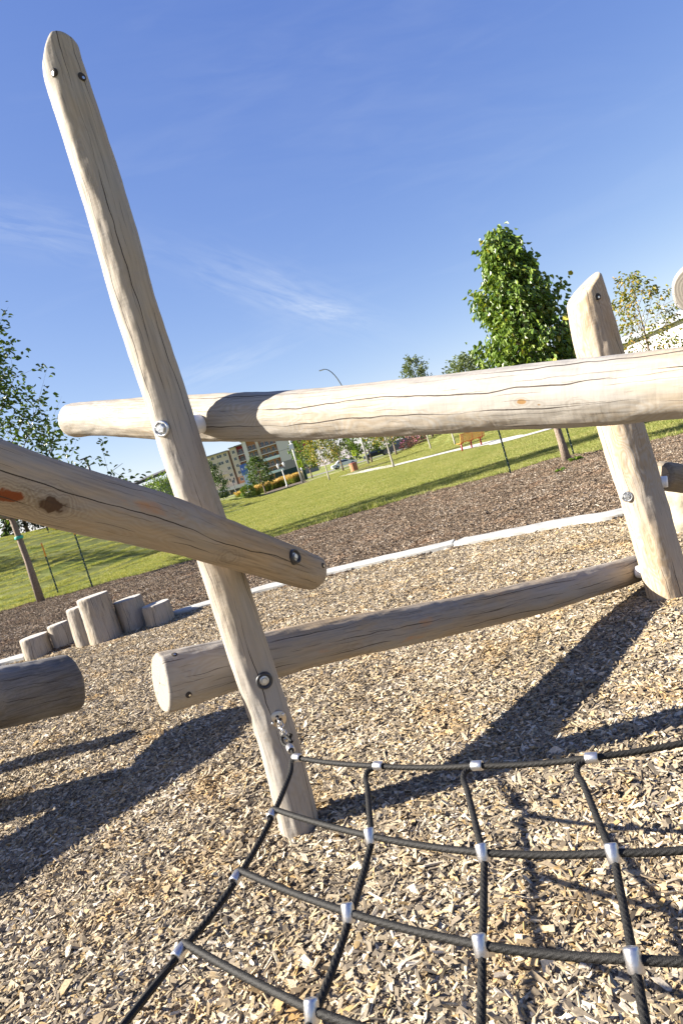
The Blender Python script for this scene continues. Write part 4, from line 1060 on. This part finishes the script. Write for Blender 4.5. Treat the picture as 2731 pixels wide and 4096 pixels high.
# bin
g = G(1420, 1886)
bin_ = empty('litter_bin', (g.x, g.y, 0)); tag(bin_, 'round wood-clad litter bin beside the walkway', 'bin')
b = MB()
for k in range(16):
    a = 2 * math.pi * k / 16; M = Matrix.Rotation(a, 4, 'Z'); b.box((0.36, 0, 0.42), (0.018, 0.062, 0.40), M=M, bev=0.006)
b.build('wood_cladding', [simple('bin_wood', (0.42, 0.19, 0.09), 0.7, 0, 0.2, 8)], bin_)
b = MB(); b.lathe([(0.385, 0.80), (0.40, 0.83), (0.38, 0.87), (0.2, 0.90), (0.16, 0.86)], 24); b.build('rim', [simple('bin_rim', (0.25, 0.08, 0.05), 0.5)], bin_)

# poles and lamps
M_POLE = simple('grey_pole', (0.42, 0.42, 0.40), 0.6, 0.2, 0.1, 5); M_BLK = simple('black_pole', (0.03, 0.03, 0.035), 0.5, 0.3)
M_GLASS = simple('lamp_glass', (0.7, 0.7, 0.68), 0.3)
M_DPOLE = simple('dark_grey_pole', (0.12, 0.13, 0.13), 0.5, 0.4)
def pole_lamp():
    g = G(1475, 1858); r = empty('street_lamp', (g.x, g.y, 0)); tag(r, 'tall curved-arm street lamp rising above the upper beam', 'street lamp')
    b = MB(); b.tube([(0, 0, 0), (0, 0, 3), (0, 0, 7)], [0.13, 0.11, 0.08], 12); b.build('pole', [M_POLE], r)
    h = 12.2; b = MB(); pts_ = [(-0.02, 0, 7)] + [(-0.1 - 1.8 * (1 - math.cos(a)) * 1.0, 0, 7 + (h - 7) * math.sin(a)) for a in [math.pi / 2 * k / 10 for k in range(1, 11)]]
    b.tube(pts_, [0.08 - 0.004 * k for k in range(11)], 10); b.build('arm', [M_DPOLE], r)
    b = MB(); b.box((-2.1, 0, h - 0.02), (0.32, 0.12, 0.06), bev=0.03); b.build('lamp_head', [M_GALV], r)
pole_lamp()
def led_lamp():
    d = 45; p = W(345, 1834, d); r = empty('street_lamp', (p.x, d, H(p.x, d))); tag(r, 'dark post lamp with flat head poking above the knotty beam', 'street lamp')
    z = p.z - H(p.x, d)
    b = MB(); b.tube([(0, 0, 0), (0, 0, z)], [0.10, 0.07], 10); b.build('pole', [M_BLK], r)
    b = MB(); b.box((0.25, 0, z + 0.03), (0.34, 0.12, 0.035), bev=0.02, M=Matrix.Rotation(R_(-4), 4, 'Y')); b.box((-0.05, 0, z - 0.02), (0.09, 0.08, 0.08), bev=0.02); b.build('lamp_head', [M_BLK], r)
led_lamp()
def lantern(px, py, h, label, mat, nl=2, s=1.0):
    g = G(px, py); r = empty('lantern_post', (g.x, g.y, 0)); tag(r, label, 'lamp post')
    b = MB(); b.lathe([(0.16, 0), (0.16, 0.3), (0.08, 0.4), (0.06, h)], 12); b.build('pole', [mat], r)
    b = MB(); b.tube([(-0.42, 0, h - 0.1), (0, 0, h), (0.42, 0, h - 0.1)], 0.03, 6)
    b.build('crossarm', [mat], r)
    for x in (-0.42, 0.42):
        b = MB(); b.lathe([(0.08, h - 0.1), (0.19, h + 0.38), (0.19, h + 0.40), (0.05, h + 0.55), (0.0, h + 0.62)], 8, M=Matrix.Translation((x, 0, 0)), smooth=False); b.build('lantern', [M_GLASS if mat is not M_BLK else M_BLK], r)
lantern(953, 1995, 4.0, 'black double lantern post in front of the apartments by the golden shrub', M_BLK)
lantern(1150, 1949, 3.0, 'grey double lantern post beside the golden ornamental grasses', M_POLE)
M_YEL = simple('sign_yellow_green', (0.62, 0.75, 0.02), 0.5); M_INK = simple('sign_black', (0.02, 0.02, 0.02), 0.5)
def ped_sign(p, label, s=1.0, thick=True, ph=3.3):
    r = empty('crossing_sign', p); tag(r, label, 'sign')
    b = MB(); b.tube([(0, 0, 0), (0, 0, ph)], 0.05, 8); b.build('pole', [M_GALV], r)
    b = MB(); b.box((0, -0.07, ph - 0.55), (0.32 * s, 0.012, 0.5 * s), bev=0.005); pn = b.build('sign_panel', [M_YEL], r)
    f = MB(); z = ph - 0.55; y_ = -0.088
    f.lathe([(0.055 * s, -0.003), (0.055 * s, 0.003)], 14, M=Matrix.Translation((0.02, y_, z + 0.27 * s)) @ Matrix.Rotation(math.pi / 2, 4, 'X'))
    def limb(a, b2, w=0.022):
        a = Vector((a[0] * s, 0, a[1] * s)); b2 = Vector((b2[0] * s, 0, b2[1] * s)); m = (a + b2) / 2; L = (b2 - a).length / 2; an = math.atan2(b2.x - a.x, b2.z - a.z)
        f.box((0, 0, 0), (w * s, 0.003, L), M=Matrix.Translation((m.x, y_, z + m.z)) @ Matrix.Rotation(an, 4, 'Y'))
    limb((0.01, 0.20), (-0.01, -0.02), 0.045); limb((-0.01, -0.02), (0.10, -0.30), 0.026); limb((-0.02, -0.02), (-0.12, -0.30), 0.026); limb((0.0, 0.17), (0.13, 0.03)); limb((0.0, 0.17), (-0.12, 0.04))
    f.build('walking_figure', [M_INK], r); return r
g = G(1212, 1934); ped_sign((g.x + 0.35, g.y, 0), 'yellow pedestrian crossing sign near the golden grasses', 1.0, ph=3.1)
tp_ = empty('utility_pole', (g.x, g.y + 0.6, 0)); tag(tp_, 'grey pole with small white box beside the nearer crossing sign', 'pole')
b = MB(); b.tube([(0, 0, 0), (0, 0, 7.5)], [0.16, 0.11], 10); b.build('pole', [M_POLE], tp_); b = MB(); b.box((-0.05, -0.2, 5.0), (0.28, 0.12, 0.35), bev=0.03); b.build('signal_box', [M_WHITE], tp_)
p = W(1414, 1811, 128); ped_sign((p.x, 128, 0), 'farther yellow crossing sign above the white car', 1.2, ph=p.z + 0.5)

# blue sign pylon and panel
p = G(1022, 1984); dpy = 118
bp_ = empty('sign_pylon', (W(1012, 1985, dpy).x, dpy, 0)); tag(bp_, 'blue and pale blue sign pylon in front of the apartments', 'sign')
M_BLUE = simple('sign_blue', (0.06, 0.14, 0.42), 0.5); M_LBL = simple('sign_pale_blue', (0.42, 0.52, 0.75), 0.5); M_NAVY = simple('sign_navy', (0.06, 0.08, 0.20), 0.5)
b = MB(); b.box((0, 0, 1.9), (0.5, 0.2, 1.9)); b.build('lower_panel', [M_LBL], bp_)
b = MB(); b.box((-0.05, 0, 4.75), (0.58, 0.22, 0.93)); b.build('top_panel', [M_BLUE], bp_)
b = MB(); b.box((-0.32, -0.23, 4.9), (0.08, 0.01, 0.2)); b.build('emblem', [M_WHITE], bp_)
b = MB(); b.box((0.22, -0.23, 5.1), (0.12, 0.01, 0.10)); b.build('emblem', [M_WHITE], bp_)
p = W(1032, 1950, 112); ib = empty('information_board', (p.x + 0.1, 112, 0)); tag(ib, 'low dark blue information board right of the blue pylon', 'sign')
b = MB(); b.box((0, 0, 1.0), (0.70, 0.06, 0.75)); b.box((-0.6, 0, 0.12), (0.05, 0.05, 0.12)); b.box((0.6, 0, 0.12), (0.05, 0.05, 0.12)); b.build('board', [M_NAVY], ib)
b = MB()
for k in range(3): b.box((0.0, -0.07, 1.55 - 0.2 * k), (0.55 - 0.08 * k, 0.01, 0.03))
b.build('lettering', [M_WHITE], ib)
# green enclosure
p = W(1163, 1893, 120); ge = MB(); ge.box((0, 0, 1.3), (2.6, 1.2, 1.3)); ge.box((0, 0, 2.63), (2.65, 1.25, 0.03))
o = ge.build('green_enclosure', [simple('dark_green_panel', (0.012, 0.05, 0.04), 0.6)]); o.location = (p.x, 120, 0); tag(o, 'dark green enclosure behind the golden grasses', 'enclosure')

# ornamental grasses and shrubs
GOLD = tinted('golden_plumes', [(0, (0.28, 0.20, 0.06)), (0.6, (0.55, 0.38, 0.14)), (1, (0.70, 0.55, 0.28))], 0.7, trans=0.2)
GGRN = tinted('grass_clump_green', [(0, (0.07, 0.12, 0.02)), (1, (0.25, 0.28, 0.06))], 0.7, trans=0.2)
def clump_mesh(n, r, h, seed, low=0.0, w=0.03):
    rg = np.random.default_rng(seed); aa = rg.uniform(0, 6.283, n); rr = r * np.sqrt(rg.uniform(0, 1, n))
    p = np.stack([rr * np.cos(aa) * 0.6, rr * np.sin(aa) * 0.6, np.full(n, low)], 1); hh = h * rg.uniform(0.7, 1.1, n)
    tip = p + np.stack([rr * np.cos(aa) * 0.7 + rg.normal(0, .08, n), rr * np.sin(aa) * 0.7 + rg.normal(0, .08, n), hh], 1)
    az = rg.uniform(0, 6.283, n); s = np.stack([np.cos(az), np.sin(az), np.zeros(n)], 1) * w
    V = np.stack([p - s, p + s, tip + s * 0.5, tip - s * 0.5], 1).reshape(-1, 3); F = np.arange(n * 4).reshape(-1, 4)
    return npmesh('clump', V, F, [('tint', 'FACE', rg.uniform(0, 1, n))])
ca_, cb_ = clump_mesh(260, 0.75, 1.15, 1), clump_mesh(300, 0.8, 0.9, 2, 0.75, 0.035)
proto = None; k = 0
for i, (x, y) in enumerate([(968, 1999), (1030, 1984), (1052, 1974), (1073, 1967), (1092, 1960), (1110, 1954), (1128, 1948), (1146, 1943), (1164, 1938), (1182, 1933), (1198, 1928)]):
    g = G(x, y)
    if proto is None:
        proto = empty('ornamental_grass', g); a = link('blades', ca_, [GGRN]); a.parent = proto; c = link('plumes', cb_, [GOLD]); c.parent = proto; o = proto
    else:
        o = proto.copy(); col.objects.link(o); o.location = g
        for chn in list(proto.children):
            q = chn.copy(); col.objects.link(q); q.parent = o
    o.rotation_euler = (0, 0, i * 1.3); o.scale = (1, 1, 0.9 + 0.05 * (i % 4))
    tag(o, 'golden plumed grass left of the round green shrub' if i == 0 else 'golden plumed grass clump in the row between board and crossing sign', 'ornamental grass', 'golden ornamental grasses in the far bed' if i else 'golden grass by the shrub')
def shrub(name, p, r, h, n, ls, mat, seed, label, cat='shrub', group=None):
    rg = np.random.default_rng(seed); d = rg.normal(0, 1, (n, 3)); d /= np.linalg.norm(d, axis=1, keepdims=True)
    f = rg.uniform(0.35, 1.0, (n, 1)) ** 0.5
    lump = np.array([1 + 0.28 * noise.noise(Vector(q * 2.3) + Vector((seed, 0, 0))) for q in d])[:, None]
    pos = d * f * lump * np.array([r, r, h / 2]) + np.array([0, 0, h / 2]); pos[:, 2] = np.abs(pos[:, 2])
    root = empty(name, p); tag(root, label, cat, group)
    o = link('foliage', leaf_mesh('foliage', pos, d + rg.normal(0, .5, (n, 3)), ls, seed), [mat]); o.parent = root
    b = MB()
    for k in range(5): a = k * 1.26; b.tube([(0, 0, 0), (math.cos(a) * r * .45, math.sin(a) * r * .45, h * .6)], [0.03, 0.01], 5)
    b.build('stems', [BARKM], root); return root
shrub('round_shrub', G(1000, 1996), 1.0, 1.9, 1100, 0.22, LEAF4, 3, 'round green shrub at the left end of the far planting bed')
p = W(635, 1945, 62)
shrub('bushy_tree', (p.x, 62, 0), 1.9, p.z + 1.0, 2800, 0.20, LEAF4, 4, 'bushy bright green tree left of the tall post before the dark roof', 'tree')
p = W(285, 2145, 40); shrub('round_shrub', (p.x, 40, H(p.x, 40) - 0.1), 1.0, 1.4, 900, 0.15, LEAF2, 5, 'yellow-green shrub on the rise under the knotty beam')
FLW = tinted('pink_flowers', [(0, (0.25, 0.16, 0.10)), (0.6, (0.34, 0.20, 0.16)), (0.75, (0.75, 0.20, 0.42)), (1, (0.85, 0.30, 0.55))], 0.6, trans=0.2)
for i, (x, y, d) in enumerate([(1640, 1785, 85), (1668, 1775, 83)]):
    p = W(x, y, d); shrub('flowering_shrub', (p.x, d, H(p.x, d) - 0.1), 1.2, 1.5, 500, 0.2, FLW, 6 + i, ['pinkish shrub beside the dark van, left one', 'pink flowering shrub on the rise, right one'][i])

# spruce at far left
def spruce(p, h, r, seed, label):
    rg = np.random.default_rng(seed); root = empty('spruce_tree', p); tag(root, label, 'tree')
    n = 4200; f = rg.uniform(0, 1, n) ** 0.8; lay = 0.75 + 0.25 * np.abs(np.sin(f * 26)); az = rg.uniform(0, 6.283, n)
    rr = r * (1 - f) * lay * rg.uniform(0.3, 1.0, n) ** 0.5; pos = np.stack([rr * np.cos(az), rr * np.sin(az), 0.3 + f * (h - 0.3) - rr * 0.2], 1)
    dr = np.stack([np.cos(az), np.sin(az), rg.uniform(-0.5, 0.2, n)], 1)
    o = link('crown', leaf_mesh('crown', pos, dr, 0.26, seed, 0.4), [NEEDLE]); o.parent = root
    b = MB(); b.tube([(0, 0, 0), (0, 0, h)], [0.13, 0.02], 8); b.build('trunk', [BARKM], root)
p = W(130, 2180, 42); spruce((p.x, 42, H(p.x, 42)), 3.6, 1.5, 5, 'dark spruce on the rise behind the rough trunk')
# wooden sign on the rise
p = W(232, 2160, 38); ws = empty('wooden_sign', (p.x, 38, H(p.x, 38))); tag(ws, 'tan wooden sign on dark posts beside the dark spruce', 'sign')
b = MB(); b.box((0, 0, 0.75), (0.36, 0.03, 0.24), bev=0.01); b.build('sign_board', [simple('tan_board', (0.42, 0.27, 0.10), 0.7, 0, 0.2, 10)], ws)
b = MB(); b.box((-0.36, 0.04, 0.7), (0.03, 0.03, 0.7)); b.box((0.36, 0.04, 0.5), (0.03, 0.03, 0.5)); b.build('sign_post', [M_BLK], ws)
b = MB()
for k in range(3): b.box((-0.02, -0.033, 0.88 - 0.11 * k), (0.24 - 0.04 * k, 0.003, 0.018))
b.build('lettering', [simple('sign_brown', (0.16, 0.08, 0.03), 0.7)], ws)

# far trees: (base px, d or None, height m, crown start, radius, leaves, size, mat, bark, label)
def oval(R): return lambda f: R * math.sin(math.pi * min(1, 0.12 + 0.88 * f) ** 0.8) ** 0.75 + 0.05
far = [((1063, 1975), 103, 5.6, 1.5, 1.75, 2200, 0.26, LEAF3, BARKM, 'small dark green tree in front of the apartment balconies'),
       ((1247, 1905), 112, 8.2, 1.9, 2.2, 2400, 0.32, LEAF4, BARKM, 'green tree just right of the nearer crossing sign'),
       ((1320, 1926), 62, 5.0, 1.7, 1.45, 1500, 0.20, LEAF2, BARKP, 'yellowing thin-trunked tree in the lawn left of the white car'),
       ((1374, 1886), 88, 9.5, 2.6, 2.9, 2600, 0.30, LEAF5, BARKM, 'large forked tree in front of the white car'),
       ((1490, 1856), 84, 5.6, 1.6, 1.9, 2000, 0.26, LEAF4, BARKM, 'rounded green tree left of the black car'),
       ((1575, 1871), 45, 3.7, 2.0, 1.15, 900, 0.16, LEAF2, BARKP, 'thin pale-trunked young tree beside the park path'),
       ((1590, 1832), 78, 6.5, 2.0, 2.2, 1500, 0.26, LEAF3, BARKM, 'dark-trunked tree behind the path by the dark van'),
       ((1723, 1797), 60, 3.6, 2.1, 1.2, 700, 0.20, LEAF4, BARKP, 'thin young tree left of the bench on the slope'),
       ((1820, 1779), 52, 3.4, 2.0, 1.1, 700, 0.18, LEAF4, BARKP, 'thin young tree just left of the bench')]
for i, (bp2, d, h, z0, r, nl, ls, lm, bm_, lb) in enumerate(far):
    p = W(bp2[0], bp2[1], d); z = H(p.x, d)
    tree('park_tree', (p.x, d, z), h, 0.11 if h > 5 else 0.07, oval(r), z0, 26, 5, nl, ls, lm, bm_, 100 + i, lb, group='trees around the lawn', spread=0.18, twlen=r * 0.35, up=0.7, droop=0.1)
for i, (tx, ty, d, r, lb) in enumerate([(1640, 1440, 80, 2.7, 'feathery crown showing above the beam left of the pointed tree, farther one'), (1850, 1436, 66, 2.5, 'feathery crown showing above the beam beside the pointed tree')]):
    p = W(tx, ty, d); z = H(p.x + 0.0, d)
    tree('park_tree', (p.x, d, z), p.z - z, 0.14, lambda f, r=r: r * (1 - f) ** 0.6 * (0.6 + 0.8 * f), 3.0, 34, 7, 3600, 0.24, LEAF5, BARKM, 130 + i, lb, group='trees around the lawn', spread=0.15, twlen=1.0, up=1.3, droop=-0.2)
p = W(880, 1985, 150)
tree('park_tree', (p.x - 0.5, 150, 0), 9.5, 0.2, oval(2.6), 1.5, 26, 6, 2600, 0.40, LEAF3, BARKM, 140, 'dark green tree at the left end of the apartments beside the tall post', group='trees around the lawn', spread=0.3, twlen=1.0)
tree('park_tree', (-21.5, 28.5, H(-21.5, 28.5)), 6.5, 0.12, oval(2.0), 1.6, 26, 6, 2500, 0.17, LEAF3, BARKM, 141, 'tree outside the left edge that shades the rise', group='trees around the lawn', spread=0.2, twlen=0.8)
# distant tree belt, each tree its own
belt = []
for i in range(16):
    rg = random.Random(900 + i); x = -95 + i * 14.5 + rg.uniform(-4, 4)
    if -58 < x < -2: x2 = x; dd = 380
    else: dd = rg.uniform(210, 270)
    shrub('distant_tree', (x * (dd / 250), dd, -0.5), rg.uniform(4, 6), rg.uniform(5.5, 8.5), 420, 1.1, LEAF5 if i % 3 else LEAF3, 50 + i, 'distant tree in the belt along the horizon', 'tree', 'distant trees along the horizon')

# ---------------------------------------------------------------- vehicles
M_TYRE = simple('tyre', (0.02, 0.02, 0.02), 0.8); M_RIM = simple('wheel_rim', (0.5, 0.5, 0.52), 0.35, 0.9)
M_CGL = simple('car_glass', (0.03, 0.04, 0.05), 0.08)
def car(p, rz, paint, label, suv=False, L=4.6, Wd=1.8):
    r = empty('parked_car', p, rz); tag(r, label, 'car', 'cars beside the park')
    h1 = 0.95 if not suv else 1.1; h2 = 1.43 if not suv else 1.78
    low = [(-L / 2, 0.35), (-L / 2 - 0.03, 0.6), (-L / 2 + 0.05, h1 - 0.08), (-L * 0.36, h1), (L * 0.22, h1), (L / 2 - 0.25, h1 - 0.18), (L / 2, 0.62), (L / 2 - 0.02, 0.35)]
    cab = [(-L * 0.40 if suv else -L * 0.36, h1 - 0.02), (-L * 0.36 if suv else -L * 0.2, h2 - 0.03), (-L * 0.15, h2), (L * 0.06, h2 - 0.02), (L * 0.25, h1 - 0.02)]
    def ext(b, prof, w, inset=0.0, mi=0):
        n = len(prof); vs_ = []
        for s in (-1, 1):
            for x, z in prof:
                t = 0 if z < h1 else inset; vs_.append((x, s * (w - t), z))
        fs_ = [tuple(range(n))[::-1], tuple(range(n, 2 * n))] + [(i, (i + 1) % n, n + (i + 1) % n, n + i) for i in range(n)]
        b.add(vs_, fs_, mi=mi)
    b = MB(); ext(b, low, Wd / 2); ext(b, cab, Wd / 2 - 0.06, 0.16); b.build('body', [paint], r)
    for s in (-1, 1):
        g = MB(); q = [(cab[0][0] + 0.25, h1 + 0.03), (cab[1][0] + 0.18, h2 - 0.12), (cab[3][0] - 0.02, h2 - 0.12), (cab[4][0] - 0.22, h1 + 0.03)]
        yb_ = lambda z: s * (Wd / 2 - 0.06 - (0.0 if z < h1 + 0.1 else 0.145) + 0.02 + (0.0))
        g.add([(x, yb_(z), z) for x, z in q], [(0, 1, 2, 3)]); g.build('side_window', [M_CGL], r)
    g = MB(); a, c = cab[3], cab[4]; ww = Wd / 2 - 0.16
    g.add([(a[0] + 0.06, -ww + 0.12, a[1] - 0.05), (a[0] + 0.06, ww - 0.12, a[1] - 0.05), (c[0] - 0.02, ww, c[1] + 0.08), (c[0] - 0.02, -ww, c[1] + 0.08)], [(0, 1, 2, 3)], M=Matrix.Translation((0.03, 0, 0.02))); g.build('windscreen', [M_CGL], r)
    for x in (-L * 0.31, L * 0.31):
        for s in (-1, 1):
            M = Matrix.Translation((x, s * (Wd / 2 - 0.08), 0.33)) @ Matrix.Rotation(-s * math.pi / 2, 4, 'X')
            b = MB(); b.lathe([(0.2, -0.02), (0.33, 0.0), (0.33, 0.09), (0.29, 0.115), (0.2, 0.11)], 20, M=M); wh = b.build('wheel', [M_TYRE], r)
            b = MB(); b.lathe([(0.2, 0.10), (0.18, 0.118), (0.05, 0.105), (0, 0.12)], 20, M=M); q = b.build('rim', [M_RIM], wh)
    return r
M_CW = simple('white_car_paint', (0.78, 0.78, 0.78), 0.3); M_CB = simple('black_car_paint', (0.015, 0.018, 0.025), 0.22); M_CD = simple('dark_car_paint', (0.03, 0.035, 0.05), 0.25)
p = W(1381, 1872, 122); car((p.x, 122, 0.06), R_(8), M_CW, 'white car behind the forked tree by the walkway')
p = W(1512, 1832, 116); car((p.x, 116, 0.06), R_(6), M_CB, 'low black car right of the rounded green tree')
p = W(1598, 1808, 104); car((p.x, 104, 0.06 + H(p.x, 104)), R_(170), M_CD, 'dark van at the foot of the grassy slope', suv=True)

# ---------------------------------------------------------------- buildings
D_ = 300.0
M_CREAM = simple('cream_stucco', (0.50, 0.43, 0.345), 0.85, 0, 0.05, 0.3); M_BRK = simple('orange_brick', (0.46, 0.22, 0.11), 0.85, 0, 0.12, 0.8)
M_REDP = simple('red_panel', (0.34, 0.035, 0.05), 0.7); M_GRYP = simple('grey_panel', (0.22, 0.21, 0.20), 0.8); M_LGP = simple('light_grey_panel', (0.52, 0.50, 0.47), 0.8)
M_TRIM = simple('white_trim', (0.58, 0.55, 0.50), 0.7); M_WIN = simple('window_glass', (0.07, 0.085, 0.10), 0.2); M_BR = simple('brown_panel', (0.20, 0.12, 0.08), 0.8)
M_RAIL = simple('balcony_rail', (0.25, 0.25, 0.24), 0.6); M_GRAIL = simple('pale_glass_rail', (0.55, 0.68, 0.66), 0.3)
apt = empty('apartment_building', (-28, D_, 0)); tag(apt, 'six storey cream, brick and red apartment building with balconies', 'building')
X0 = -28
def bx(name, x0, x1, z0, z1, y0, y1, mat):
    b = MB(); b.box(((x0 + x1) / 2 - X0, (y0 + y1) / 2, (z0 + z1) / 2), ((x1 - x0) / 2, (y1 - y0) / 2, (z1 - z0) / 2)); return b.build(name, [mat], apt)
FH = 3.05; BASE = 1.2
bx('wall', -50, -39.9, 0, 19.6, 0.4, 14, M_CREAM)
bx('drainpipe_recess', -39.9, -38.9, 0, 19.9, 1.0, 14, M_BR)
bx('wall', -38.9, -36.0, 7.4, 20.3, 0, 14, M_CREAM); bx('brick_wall', -38.9, -36.0, 0, 7.4, 0.0, 14, M_BRK)
bx('red_wall', -36.0, -33.0, 3, 20.4, 2.2, 14, M_REDP); bx('wall', -36.0, -33.0, 0, 3, 0.0, 14, M_TRIM)
bx('pier', -33.0, -31.2, 0, 21.6, -0.4, 14, M_TRIM)
bx('brick_wall', -31.2, -27.2, 0, 21.2, 2.0, 14, M_BRK); bx('pier', -27.2, -26.0, 0, 21.4, -0.2, 14, M_CREAM)
bx('brick_wall', -26.0, -18.5, 0, 21.3, 2.0, 14, M_BRK)
bx('light_panel_wall', -18.5, -11.5, 8.2, 23.0, -0.8, 14, M_LGP); bx('grey_base_wall', -18.5, -11.5, 0, 8.2, -0.8, 14, M_GRYP)
bx('brick_wall', -11.5, -9.6, 0, 22.4, 0.0, 14, M_BR); bx('red_wall', -9.6, -4.0, 10, 23.5, -0.4, 14, M_REDP); bx('grey_base_wall', -9.6, -4.0, 0, 10, -0.4, 14, M_GRYP)
for x0, x1, z in ((-50.4, -39.6, 19.6), (-39.1, -35.8, 20.3), (-36.3, -33, 20.4), (-33.4, -18.4, 21.6), (-18.8, -11.3, 23.0), (-9.9, -3.8, 23.5)):
    bx('roof', x0, x1, z + 0.003, z + 0.45, -0.9, 14.3, M_GRYP)
for z in (12.9, 17.9): bx('panel_joint', -18.4, -11.6, z, z + 0.15, -0.83, -0.8, M_GRYP)
def windowp(x, z, w=1.3, h=1.5, y=-0.02):
    fr = bx('window', x - w / 2, x + w / 2, z, z + h, y - 0.06, y + 0.1, M_TRIM)
    b = MB(); 
    for s in (-1, 1): b.box((x + s * w * 0.235 - X0, y - 0.075, z + h / 2), (w * 0.205, 0.01, h * 0.42))
    b.build('pane', [M_WIN], fr)
def balcony(x0, x1, z, ymin=-0.5, rail=None, yw=2.2):
    s = bx('balcony', x0, x1, z - 0.28, z, ymin, yw, M_TRIM)
    b = MB()
    if rail is None:
        b.box(((x0 + x1) / 2 - X0, ymin + 0.05, z + 1.0), ((x1 - x0) / 2, 0.03, 0.04))
        n = int((x1 - x0) / 0.28)
        for k in range(n + 1): b.box((x0 + (x1 - x0) * k / n - X0, ymin + 0.05, z + 0.5), (0.03, 0.02, 0.5))
        b.build('railing', [M_RAIL], s)
    else:
        b.box(((x0 + x1) / 2 - X0, ymin + 0.05, z + 0.5), ((x1 - x0) / 2, 0.03, 0.48)); b.build('railing', [rail], s)
for f in range(6):
    z = BASE + f * FH
    if f >= 2 or True:
        windowp(-37.4, z + 0.9 + 0.3, 1.3, 1.5, 0.0)
        windowp(-41.3, z + 1.2, 1.4, 1.5, 0.4)
        if f > 3: windowp(-44, z + 1.2, 2.4, 1.5, 0.4); windowp(-47, z + 1.2, 1.4, 1.5, 0.4)
    if f > 0:
        balcony(-35.95, -33.05, z + 0.15)
        balcony(-31.15, -27.25, z + 0.4, -0.6, None)
        balcony(-25.95, -18.55, z + 0.4, -0.9, M_GRAIL if f in (3, 1) else None)
        if f <= 3: balcony(-46, -42.4, z + 0.1, -0.8, None, 0.4)
    for x, w_ in ((-35, 1.2), (-34, 0.8)): windowp(x, z + 0.5, w_, 2.0, 2.2)
    for x, w_ in ((-30.2, 1.5), (-28.4, 1.2), (-24.6, 1.4), (-22.6, 1.6), (-20.4, 1.3)): windowp(x, z + 0.7, w_, 2.0, 2.0)
    if f > 2: windowp(-8.2, z + 1.0, 1.5, 1.6, -0.4); windowp(-5.6, z + 1.0, 1.5, 1.6, -0.4)
bx('podium_parapet', -50, -33.2, 3.3, 4.4, -3.0, -2.8, M_TRIM); bx('podium', -50, -33.2, 2.9, 3.3, -3.2, 0.36, M_TRIM)
for k in range(7): bx('podium_column', -49 + k * 2.5, -48.6 + k * 2.5, 0, 2.9, -2.9, -2.5, M_CREAM)
for k in range(6): bx('shop_window', -48.4 + k * 2.5, -46.7 + k * 2.5, 0.3, 2.6, 0.25, 0.39, M_WIN)
bx('shop_front', -49.9, -33.3, 0.0, 2.89, 0.3, 0.395, M_GRYP)

# low house with dark roof at the left
d = 85; xl = W(505, 1945, d).x; xr = W(745, 1860, d).x + 0.5; hz = W(525, 1936, d).z
hs = empty('low_building', ((xl + xr) / 2, d, 0)); tag(hs, 'low building with dark overhanging roof left of the tall post', 'building')
hw = (xr - xl) / 2
b = MB(); b.box((0, 4, hz / 2 - 0.3), (hw - 0.7, 4, hz / 2 - 0.3)); b.build('wall', [M_LGP], hs)
b = MB(); b.add([(-hw, -1, hz - 0.55), (hw, -1, hz + 0.2), (hw, 9, hz + 1.2), (-hw, 9, hz + 0.4), (-hw, -1, hz - 0.2), (hw, -1, hz + 0.55), (hw, 9, hz + 1.6), (-hw, 9, hz + 0.8)], [(0, 3, 2, 1), (4, 5, 6, 7), (0, 1, 5, 4), (1, 2, 6, 5), (2, 3, 7, 6), (3, 0, 4, 7)]); b.build('roof', [simple('dark_roof', (0.06, 0.055, 0.055), 0.7)], hs)
for k in range(4):
    b = MB(); b.box((-hw + 2.2 + k * 2.4, -0.03, hz - 1.9), (0.8, 0.04, 0.7)); b.build('window', [M_WIN], hs)
# white building right
pa = W(2440, 1372, 60); pb = W(2731, 1236, 45)
wb = empty('white_building', (pa.x, pa.y, 0), math.atan2(pb.y - pa.y, pb.x - pa.x)); tag(wb, 'white walled building with grey roof at the right edge', 'building')
x1_ = 26; sl_ = 0.0
b = MB(); b.add([(-0.5, 0, 0), (x1_, 0, 0), (x1_, 0, pa.z - 0.6), (-0.5, 0, pa.z - 0.6), (-0.5, 9, 0), (x1_, 9, 0), (x1_, 9, pa.z - 0.6), (-0.5, 9, pa.z - 0.6)], [(0, 1, 2, 3), (5, 4, 7, 6), (4, 0, 3, 7), (1, 5, 6, 2), (3, 2, 6, 7)])
b.build('wall', [simple('white_wall', (0.48, 0.48, 0.47), 0.8)], wb)
b = MB(); z0_, z1_ = pa.z - 0.6, pa.z - 0.6
b.add([(-0.9, -0.5, z0_ + 0.02), (x1_ + .5, -0.5, z1_ + 0.02), (x1_ + .5, 9.5, z1_ + 0.02), (-0.9, 9.5, z0_ + 0.02), (-0.9, -0.3, z0_ + 0.55), (x1_ + .5, -0.3, z1_ + 0.55), (x1_ + .5, 9.3, z1_ + 0.55), (-0.9, 9.3, z0_ + 0.55)], [(0, 3, 2, 1), (4, 5, 6, 7), (0, 1, 5, 4), (1, 2, 6, 5), (2, 3, 7, 6), (3, 0, 4, 7)]); b.build('roof', [simple('grey_metal_roof', (0.20, 0.215, 0.24), 0.6)], wb)
b = MB()
for k in range(2): b.tube([(-0.6, -0.2, z0_ + 1.0 + 0.4 * k), (x1_, -0.2, z1_ + 1.0 + 0.4 * k)], 0.03, 6)
for k in range(12): x = -0.6 + k * 1.9; b.tube([(x, -0.2, z0_ + 0.5 + sl_ * x), (x, -0.2, z0_ + 1.5 + sl_ * x)], 0.03, 6)
b.build('railing', [M_GALV], wb)
print('built', len(bpy.data.objects))
